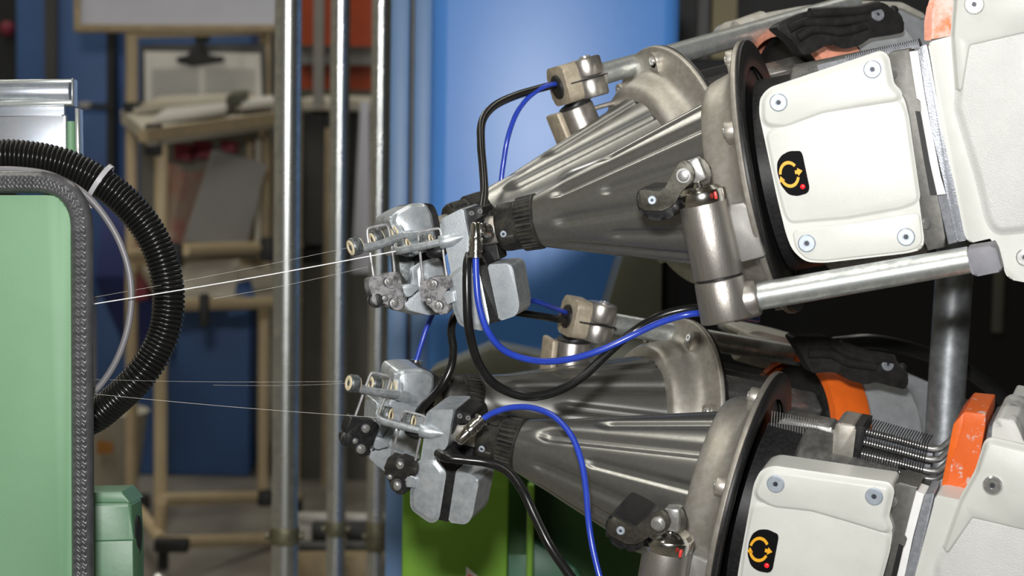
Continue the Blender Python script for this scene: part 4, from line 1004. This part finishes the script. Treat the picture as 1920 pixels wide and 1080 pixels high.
def make_back_head():
    fr = UB; z = .022
    root = thing('yarn_sensor', 'upper rear zinc yarn sensor head, behind and left of the front one', 'sensor head', fr.M, 'rear sensor heads')
    bp = B_([(640, 8), (775, 4), (845, 12), (878, 80), (893, 130), (932, 338), (955, 560), (962, 990), (900, 1030), (700, 700), (640, 340)])
    mb = MB(); mb.prism(fr.tr(rnd(bp, 5, 3), z - .004), .034, .001); build('back_plate', mb, black_pl, root, 'black back plate')
    h = B_([(440, 152), (450, 120), (520, 70), (630, 16), (780, 16), (830, 108), (868, 330), (880, 420), (640, 505), (520, 470), (505, 300), (455, 210)])
    mb = MB(); mb.prism(fr.tr(rnd(h, 6, 3), z - .001), .034, .003, 3); hs = build('sensor_housing', mb, zinc, root, 'mottled zinc housing')
    t2 = B_([(502, 165), (525, 115), (660, 40), (772, 36), (812, 115), (838, 240), (850, 318), (640, 345), (560, 330), (545, 240)])
    mb = MB(); mb.pad(fr.tr(rnd(t2, 5, 3), z + .003), .004, .003); build('upper_block', mb, zinc, hs)
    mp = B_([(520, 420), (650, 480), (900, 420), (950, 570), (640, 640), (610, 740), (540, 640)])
    mb = MB(); mb.prism(fr.tr(mp, z - .006), .02, .001); build('neck_plate', mb, zinc_dark, hs, 'dark zinc neck')
    lb = B_([(628, 600), (650, 582), (740, 565), (890, 530), (920, 545), (955, 690), (962, 985), (930, 1030), (800, 1036), (600, 985), (576, 930), (590, 900), (720, 830), (640, 740)])
    mb = MB(); mb.prism(fr.tr(rnd(lb, 6, 3), z - .001), .034, .0028, 3); build('lower_housing', mb, zinc, hs)
    l2 = B_([(705, 620), (735, 585), (890, 535), (915, 555), (945, 690), (940, 760), (720, 790)])
    mb = MB(); mb.pad(fr.tr(rnd(l2, 5, 3), z + .003), .004, .003); build('lower_block', mb, zinc, hs)
    mb = MB(); p0, p1 = fr.l(*B_([(560, 316)])[0], z + .005), fr.l(*B_([(740, 290)])[0], z + .002)
    mb.rev(p0, p1 - p0, [(0, .0050), ((p1 - p0).length, .0034)], 18); build('arm_boss', mb, zinc, hs)
    mb = MB(); mb.tube([fr.l(*B_([q])[0], z + .006) for q in [(600, 305), (500, 335), (400, 370), (300, 400), (220, 415), (160, 400)]], .0036, n=14); build('guide_arm', mb, arm_grey, root, 'grey cast guide arm')
    yd = V((-1, -.05, .12)).normalized()
    eyelet(root, fr.l(*B_([(128, 402)])[0], z + .006), yd, .0074, .0085, zinc_dark)
    eyelet(root, fr.l(*B_([(325, 330)])[0], z - .003), yd, .0070, .0085, zinc_dark)
    eyelet(root, fr.l(*B_([(522, 275)])[0], z - .002), yd, .0080, .006, zinc)
    mb = MB(); mb.tube([fr.l(*B_([q])[0], z + .001) for q in [(298, 690), (270, 500), (250, 370), (238, 262), (262, 234), (330, 218), (405, 205), (432, 228), (450, 310), (472, 440), (492, 650)]], .00115, n=8); build('wire_loop', mb, wire_dusty, root, 'bent grey wire loop')
    cl = B_([(256, 700), (282, 680), (390, 665), (440, 640), (510, 635), (545, 655), (552, 720), (570, 800), (575, 860), (530, 900), (525, 942), (490, 976), (445, 960), (420, 925), (370, 930), (340, 948), (290, 925), (276, 880), (300, 860), (268, 830), (255, 770)])
    mb = MB(); mb.prism(fr.tr(rnd(cl, 4, 3), z + .009), .012, .0015, 2)
    for q, r in (((432, 730), .0054), ((487, 925), .0058)):
        a = fr.l(*B_([q])[0], z + .002); mb.cyl(a, a + V((0, 0, .0085)), r, n=20, bev=.001)
    ck = build('wire_clamp', mb, lint, root, 'clamp block furred with grey lint')
    bolt3(root, fr, [(B_([(434, 730)])[0], .0034), (B_([(487, 925)])[0], .0038), (B_([(400, 880)])[0], .0022)], z + .0098, ck)
    mb = MB(); eyp = fr.l(*B_([(308, 900)])[0], z + .002); mb.cyl(eyp + V((.002, 0, -.006)), eyp + V((-.001, 0, .007)), .0058, n=18, bev=.001); build('clamp_knob', mb, black_pl, ck, 'black knob')
    mb = MB(); mb.prism(fr.tr(rnd(B_([(545, 790), (570, 755), (640, 745), (700, 760), (720, 800), (640, 860), (600, 872)]), 3, 3), z + .008), .02, .0022, 3); build('mounting_lug', mb, zinc, root)
    return root
heads['UB'] = make_back_head()
heads['LB'] = copy_tree(heads['UB'], Matrix.Translation(P(967, 552, 1.95) - P(960, 540, 1.95)) @ LB.M, 'lower rear zinc yarn sensor head with black clamp block and three cream eyelets')
def swap(o, frm, to):
    for c in o.children:
        if c.type == 'MESH' and c.name.startswith(frm): c.data = c.data.copy(); c.data.materials[0] = to; c['label'] = 'black clamp block'
mb = MB(); mb.prism(LB.tr(rnd([(698, 742), (792, 745), (786, 790), (776, 868), (742, 884), (692, 852)], 4, 3), .020), .03, .003, 3); build('middle_housing', mb, zinc, heads['LB'])
swap(heads['LB'], 'wire_clamp', black_pl)
swap(heads['LF'], 'wire_clamp', black_dusty)

# ------------------------------------------------------------------ rear feeder bodies
def back_body(fr, cas, sock, sr, flap, ridges, scr, nut, label, step):
    root = thing('yarn_feeder', label, 'feeder', fr.M, 'rear yarn feeders')
    mb = MB(); mb.prism(fr.tr(rnd(cas, 8, 4), -.085), .06, .005, 3); cs = build('feeder_casing', mb, casing_grey, root, 'grey feeder casing')
    mb = MB(); mb.prism(fr.tr(rnd(step, 5, 3), -.078), .05, .003); build('casing_lip', mb, casing_cream, cs, 'dusty cream upper lip')
    a, b = fr.l(*sock[0], -.06), fr.l(*sock[1], -.06)
    mb = MB(); mb.cyl(a, b, sr, n=36, bev=.002); build('rod_socket', mb, casing_cream, root, 'dusty cream rod socket')
    xo = .150
    mb = MB(); mb.rev((xo - .036, 0, 0), (1, 0, 0), [(0, .0865), (.001, .093), (.012, .0975), (.030, .0985), (.034, .097), (.034, .08)], 100, caps=False); build('orange_ring', mb, orange if fr is LB else pink_orange, root, 'orange ring round the drum')
    mb = MB(); mb.rev((xo + .001, 0, 0), (1, 0, 0), [(0, .04), (.0, .0955), (.05, .0955), (.06, .08)], 90); build('rear_drum', mb, casing_grey, root)
    mb = MB(); mb.rev((xo - .030, 0, 0), (1, 0, 0), [(0, .001), (.0, .060), (.004, .0875), (.012, .0875)], 90, caps=False); build('drum_back', mb, black_pl, root, 'black drum back')
    # winding fingers
    for k in range(6):
        a = math.radians(28 + 60 * k); q = V((0, math.cos(a), math.sin(a)))
        mb = MB(); mb.box(q * .062 + V((.062, 0, 0)), .118, .016, .026, Matrix.Rotation(a, 3, 'X') , .004, 3); fg = build('winding_finger', mb, drum_m, root)
    mb = MB()
    for i in range(34):
        x = .01 + .0019 * i
        ring = [V((x + .0006 * math.sin(3 * t), .0738 * math.cos(t), .0738 * math.sin(t))) for t in [2 * math.pi * j / 36 for j in range(36)]]
        mb.tube(ring, .00032, n=4, sm=0, closed=True)
    o = build('yarn_winding', mb, yarn_dark, root, 'dark yarn wound on the fingers'); o['kind'] = 'stuff'
    # rubber flap
    mb = MB(); mb.prism(fr.tr(rnd(flap, 5, 3), .098), .014, .003, 3); fl = build('rubber_flap', mb, rubber, root, 'worn black rubber flap')
    mb = MB()
    for rr in ridges: mb.tube([fr.l(a, b, .0965) for a, b in rr], .0045, n=10)
    build('flap_rib', mb, rubber, fl)
    add_screw('flap_screw', fr.l(*scr, .0978), (0, .3, 1), .0058, .0025, grey_strip_m, fl, hexr=.3)
    mb = MB(); mb.sphere(fr.l(*nut, .095), .0042, 1, 1, .8); build('flap_rivet', mb, rubber, fl)
    return root
def Cu(p): return cv(1360, 0, 4.8, p)
def Cl(p): return cv(1380, 600, 3.6, p)
feeders['UB'] = back_body(UB,
    [(1392, 64), (1393, 44), (1404, 32), (1500, 14), (1590, 2), (1690, 6), (1734, 28), (1790, 70), (1790, 190), (1600, 190), (1500, 150), (1450, 110), (1430, 80)],
    ((1383, 66), (1436, 47)), .0135,
    Cu([(455, 245), (500, 205), (620, 150), (740, 100), (1060, 75), (1200, 70), (1380, 20), (1440, 25), (1490, 75), (1550, 92), (1608, 180), (1615, 280), (1580, 300), (1310, 340), (1210, 410), (1090, 440), (1030, 430), (940, 390), (880, 425), (740, 500), (690, 490), (610, 370), (520, 300)]),
    [Cu([(560, 260), (700, 200), (850, 200), (1050, 190), (1260, 165)]), Cu([(640, 345), (780, 270), (900, 270), (1050, 285), (1260, 230)]), Cu([(760, 120), (950, 105), (1180, 95), (1380, 50)])],
    Cu([(1368, 134)])[0], Cu([(1515, 92)])[0],
    'upper rear yarn feeder, grey casing and worn black rubber flap behind the white cover',
    [(1392, 50), (1404, 30), (1500, 12), (1590, 0), (1690, 4), (1734, 26), (1734, 36), (1690, 15), (1590, 14), (1500, 26), (1412, 42)])
feeders['LB'] = back_body(LB,
    [(1398, 640), (1402, 628), (1416, 622), (1500, 640), (1600, 668), (1720, 708), (1820, 752), (1920, 826), (2000, 900), (2000, 1040), (1640, 1040), (1560, 900), (1500, 700)],
    ((1384, 648), (1440, 664)), .0135,
    Cl([(380, 128), (402, 110), (520, 112), (620, 112), (700, 150), (900, 222), (1070, 245), (1110, 312), (1150, 342), (1166, 380), (1160, 450), (1140, 470), (940, 420), (880, 436), (830, 425), (750, 402), (700, 360), (620, 350), (530, 362), (508, 350), (440, 220)]),
    [Cl([(480, 225), (620, 225), (690, 250), (760, 285), (940, 310)]), Cl([(640, 150), (720, 205), (850, 255), (960, 275)]), Cl([(700, 168), (900, 240), (1060, 268)])],
    Cl([(1020, 300)])[0], Cl([(1120, 322)])[0],
    'lower rear yarn feeder, bright orange ring and black rubber flap in the shadow',
    [(1399, 636), (1402, 626), (1416, 620), (1480, 634), (1560, 655), (1560, 664), (1490, 648), (1410, 640)])
mb = MB(); mb.tube([P(1560, 645, 2.06), P(1640, 640, 2.07), P(1740, 664, 2.08), P(1830, 706, 2.09), P(1920, 790, 2.1), P(1990, 880, 2.1)], .0065, n=16); tag(build('curved_tube', mb, cable_blk), 'glossy black curved tube running along the lower rear feeder', 'tube')

# ------------------------------------------------------------------ cable clamps and rods of the rear feeders
def make_clamp(fr, label):
    root = thing('rod_clamp', label, 'clamp', fr.M, 'cast rod clamps')
    # frame: x along the rod, origin in the middle of the open face
    def rr(hy, hz, r, n=6):
        q = []
        for cx, cy, a0 in ((hz - r, hy - r, 0), (-hz + r, hy - r, 90), (-hz + r, -hy + r, 180), (hz - r, -hy + r, 270)):
            for i in range(n + 1):
                a = math.radians(a0 + 90 * i / n); q.append((cy + r * math.sin(a), cx + r * math.cos(a)))
        return q
    mb = MB(); mb.prism([V((0, y, z)) for y, z in rr(.0165, .0185, .007)], .014, .0014, 2, dirv=V((-1, 0, 0))); mb2 = mb
    build('clamp_face', mb2, beige_cast, root, 'beige dusty front face')
    mb = MB()
    mb.prism([V((.012, y, z)) for y, z in rr(.0150, .0170, .010)], .026, .002, 2, dirv=V((-1, 0, 0)))
    for s in (1, -1): mb.cyl(V((.026, s * .0006, .008)), V((.026, s * .0170, .008)), .0138, n=40, bev=.0022)
    build('clamp_body', mb, steel_cast, root)
    mb = MB(); mb.box((.021, -.0006, .0125), .034, .0010, .0186, None, .0002); build('clamp_slit', mb, dark_void, root, 'dark clamping slit')
    add_screw('clamp_screw', (.027, .0166, .009), (0, 1, 0), .0046, .0022, bolt, root, hexr=.5)
    mb = MB(); mb.rev((-.0028, -.0005, 0), (1, 0, 0), [(0, .004), (.0, .0085), (.001, .0100), (.0028, .0105), (.004, .0105)], 32); build('cable_grommet', mb, black_pl, root, 'black rubber grommet')
    mb = MB(); mb.cyl((.010, -.0160, 0), (.012, -.0215, 0), .0150, n=36, bev=.001); build('post_collar', mb, black_pl, root, 'black spacer')
    mb = MB(); mb.cyl((.010, -.0205, 0), (.019, -.085, 0), .0155, .0160, n=36, bev=.001); mb.box((.022, -.026, .004), .045, .004, .008, None, .001); build('clamp_post', mb, steel_cast, root)
    mb = MB(); mb.box((-.0065, -.053, .0), .006, .064, .026, Matrix.Rotation(.13, 3, 'Z'), .002); build('post_face', mb, beige_cast, root, 'beige dusty post face')
    mb = MB(); mb.cyl((.030, 0, 0), (.30, 0, 0), .0092, n=36); build('zinc_rod', mb, galv, root, 'zinc plated rod')
    return root
cu = Fr((1000, 170.5), 1.97, (1045, 158.5), 1.985); 
def rodframe(c, dc, e, de, roll=0):
    f = Fr(c, dc, e, de, roll); f.o = P(c[0], c[1], dc)
    f.M = Matrix((f.x, f.y, f.z)).transposed().to_4x4(); f.M.translation = f.o
    return f
CU = rodframe((1046, 162), 1.965, (1420, 58), 2.035)
CLw = rodframe((1064, 592), 2.0, (1410, 652), 2.065, 8)
clamp_u = make_clamp(CU, 'upper cast rod clamp with zinc rod, cable grommet facing the loom')
clamp_l = copy_tree(clamp_u, CLw.M, 'lower cast rod clamp with zinc rod behind the lower cones')

# ------------------------------------------------------------------ fittings, hoses, cables
def fitting(p0, p1, label, elbow=None):
    """push-in fitting: nose at p0, hose end at p1"""
    L = (p1 - p0).length; a = (p1 - p0) / L
    root = wthing('push_in_fitting', label, 'fitting', p0, 'nickel air fittings')
    mb = MB(); mb.rev(p0, a, [(0, .0018), (.0006, .0032), (.0016, .0040), (L * .42, .0044), (L * .43, .0050), (L * .46, .0054), (L * .60, .0054), (L * .62, .0048), (L * .64, .0048), (L * .66, .0054), (L * .80, .0054), (L * .82, .0047), (L * .92, .0047), (L * .93, .0062), (L * .99, .0062), (L, .0055)], 28); child('fitting_body', mb, chrome, root)
    if elbow is not None:
        mb = MB(); q = p0 + a * .005
        mb.rev(q, elbow - q, [(0, .0034), ((elbow - q).length * .45, .0034), ((elbow - q).length * .5, .0050), ((elbow - q).length * .7, .0052), ((elbow - q).length * .75, .0058), ((elbow - q).length, .0058)], 24); child('elbow_stub', mb, chrome, root)
    return root
fitting(P(893, 416, 1.742), P(892, 484, 1.742), 'upright nickel push-in elbow fitting on the upper front sensor', P(912, 433, 1.768))
fitting(P(857, 829, 1.742), P(904, 786, 1.748), 'slanted nickel push-in fitting on the lower front sensor')
root = fitting(P(778, 694, 1.94), P(780, 675, 1.94), 'short nickel push-in fitting on top of the lower rear sensor')

def line(name, pts, r, m, label, cat, n=14):
    mb = MB(); mb.tube([P(a, b, d) for a, b, d in pts], r, n=n, sm=8); return tag(build(name, mb, m, angle=60), label, cat)
line('black_cable', [(1046, 158, 1.965), (1015, 165, 1.95), (965, 180, 1.93), (925, 200, 1.90), (904, 228, 1.88), (902, 270, 1.86), (906, 320, 1.84), (908, 362, 1.82), (904, 395, 1.80), (900, 412, 1.79)], .0033, cable_blk, 'black cable looping from the upper clamp down to the upper sensor', 'cable')
line('air_hose', [(1050, 156, 1.965), (1022, 162, 1.95), (994, 180, 1.94), (970, 210, 1.93), (953, 255, 1.92), (944, 305, 1.92), (938, 350, 1.92), (930, 385, 1.915)], .0021, hose_blue, 'thin blue air hose from the upper clamp down behind the rear cone', 'hose')
line('air_hose', [(892, 480, 1.742), (893, 520, 1.742), (898, 570, 1.742), (915, 622, 1.745), (950, 660, 1.755), (1010, 677, 1.765), (1070, 673, 1.775), (1130, 655, 1.78), (1190, 627, 1.78), (1240, 604, 1.775), (1300, 588, 1.77), (1360, 590, 1.79), (1420, 600, 1.85)], .0026, hose_blue, 'blue air hose sweeping from the upper front sensor under the front cone', 'hose')
line('black_cable', [(880, 478, 1.752), (876, 500, 1.744), (876, 560, 1.742), (880, 620, 1.745), (897, 680, 1.755), (930, 722, 1.765), (985, 743, 1.77), (1040, 735, 1.775), (1090, 708, 1.78), (1140, 662, 1.785), (1190, 620, 1.79), (1245, 590, 1.785), (1305, 578, 1.785), (1360, 580, 1.80), (1420, 590, 1.86)], .0035, cable_blk, 'long black cable drooping from the upper front sensor over the lower rear cone', 'cable')
line('black_cable', [(1070, 602, 2.0), (1040, 597, 1.98), (985, 588, 1.95), (930, 580, 1.93), (880, 576, 1.91), (855, 590, 1.90), (846, 620, 1.89), (850, 655, 1.885), (845, 690, 1.88), (825, 728, 1.88), (800, 755, 1.89), (785, 772, 1.90)], .0033, cable_blk, 'black cable from the lower clamp to the lower rear sensor', 'cable')
line('air_hose', [(1066, 588, 2.0), (1040, 578, 1.98), (1000, 564, 1.95), (940, 556, 1.93), (870, 556, 1.93), (826, 568, 1.935), (804, 605, 1.94), (790, 645, 1.94), (780, 678, 1.94)], .0021, hose_blue, 'blue air hose from the lower clamp to the lower rear sensor', 'hose')
line('air_hose', [(902, 788, 1.748), (925, 774, 1.745), (960, 764, 1.74), (1000, 765, 1.73), (1040, 782, 1.715), (1072, 818, 1.70), (1090, 865, 1.69), (1099, 920, 1.68), (1104, 980, 1.67), (1113, 1035, 1.665), (1130, 1100, 1.66), (1150, 1150, 1.66)], .0023, hose_blue, 'blue air hose arching over the lower front cone', 'hose')
line('black_cable', [(822, 850, 1.752), (836, 858, 1.738), (870, 862, 1.736), (915, 868, 1.735), (952, 884, 1.73), (980, 920, 1.72), (1003, 968, 1.715), (1030, 1022, 1.71), (1062, 1070, 1.71), (1090, 1110, 1.71), (1110, 1160, 1.71)], .0036, cable_blk, 'black cable running from the lower front sensor to the bottom edge', 'cable')

# ------------------------------------------------------------------ yarns running to the loom
def yarn(a, b, da, db, r, m, label):
    mb = MB(); p, q = P(*a, da), P(*b, db)
    pts = []
    for i in range(40):
        t = i / 39; x = p.lerp(q, t); x.z -= 0.0012 * math.sin(math.pi * t); pts.append(x)
    mb.tube(pts, r, n=6, sm=0); return tag(build('yarn', mb, m), label, 'yarn')
e1 = UF.o
yarn((742, 471), (150, 574), 1.79, 1.745, .0004, yarn_white, 'bright white yarn from the upper front eyelet to the loom')
yarn((664, 462), (150, 562), 1.86, 1.76, .0001, yarn_m, 'thin yarn from the upper rear eyelet to the loom, above the bright one')
yarn((690, 500), (400, 560), 1.84, 1.80, .00010, yarn_m, 'faint thin yarn below the bright white one')
yarn((642, 715), (150, 711), 1.88, 1.76, .00009, yarn_m, 'thin level yarn from the lower rear eyelet to the loom')
yarn((710, 783), (150, 736), 1.79, 1.745, .00013, yarn_m, 'thin speckled yarn from the lower front eyelet to the loom')
yarn((662, 718), (400, 722), 1.88, 1.80, .00008, yarn_m, 'faint thin yarn just below the level one')
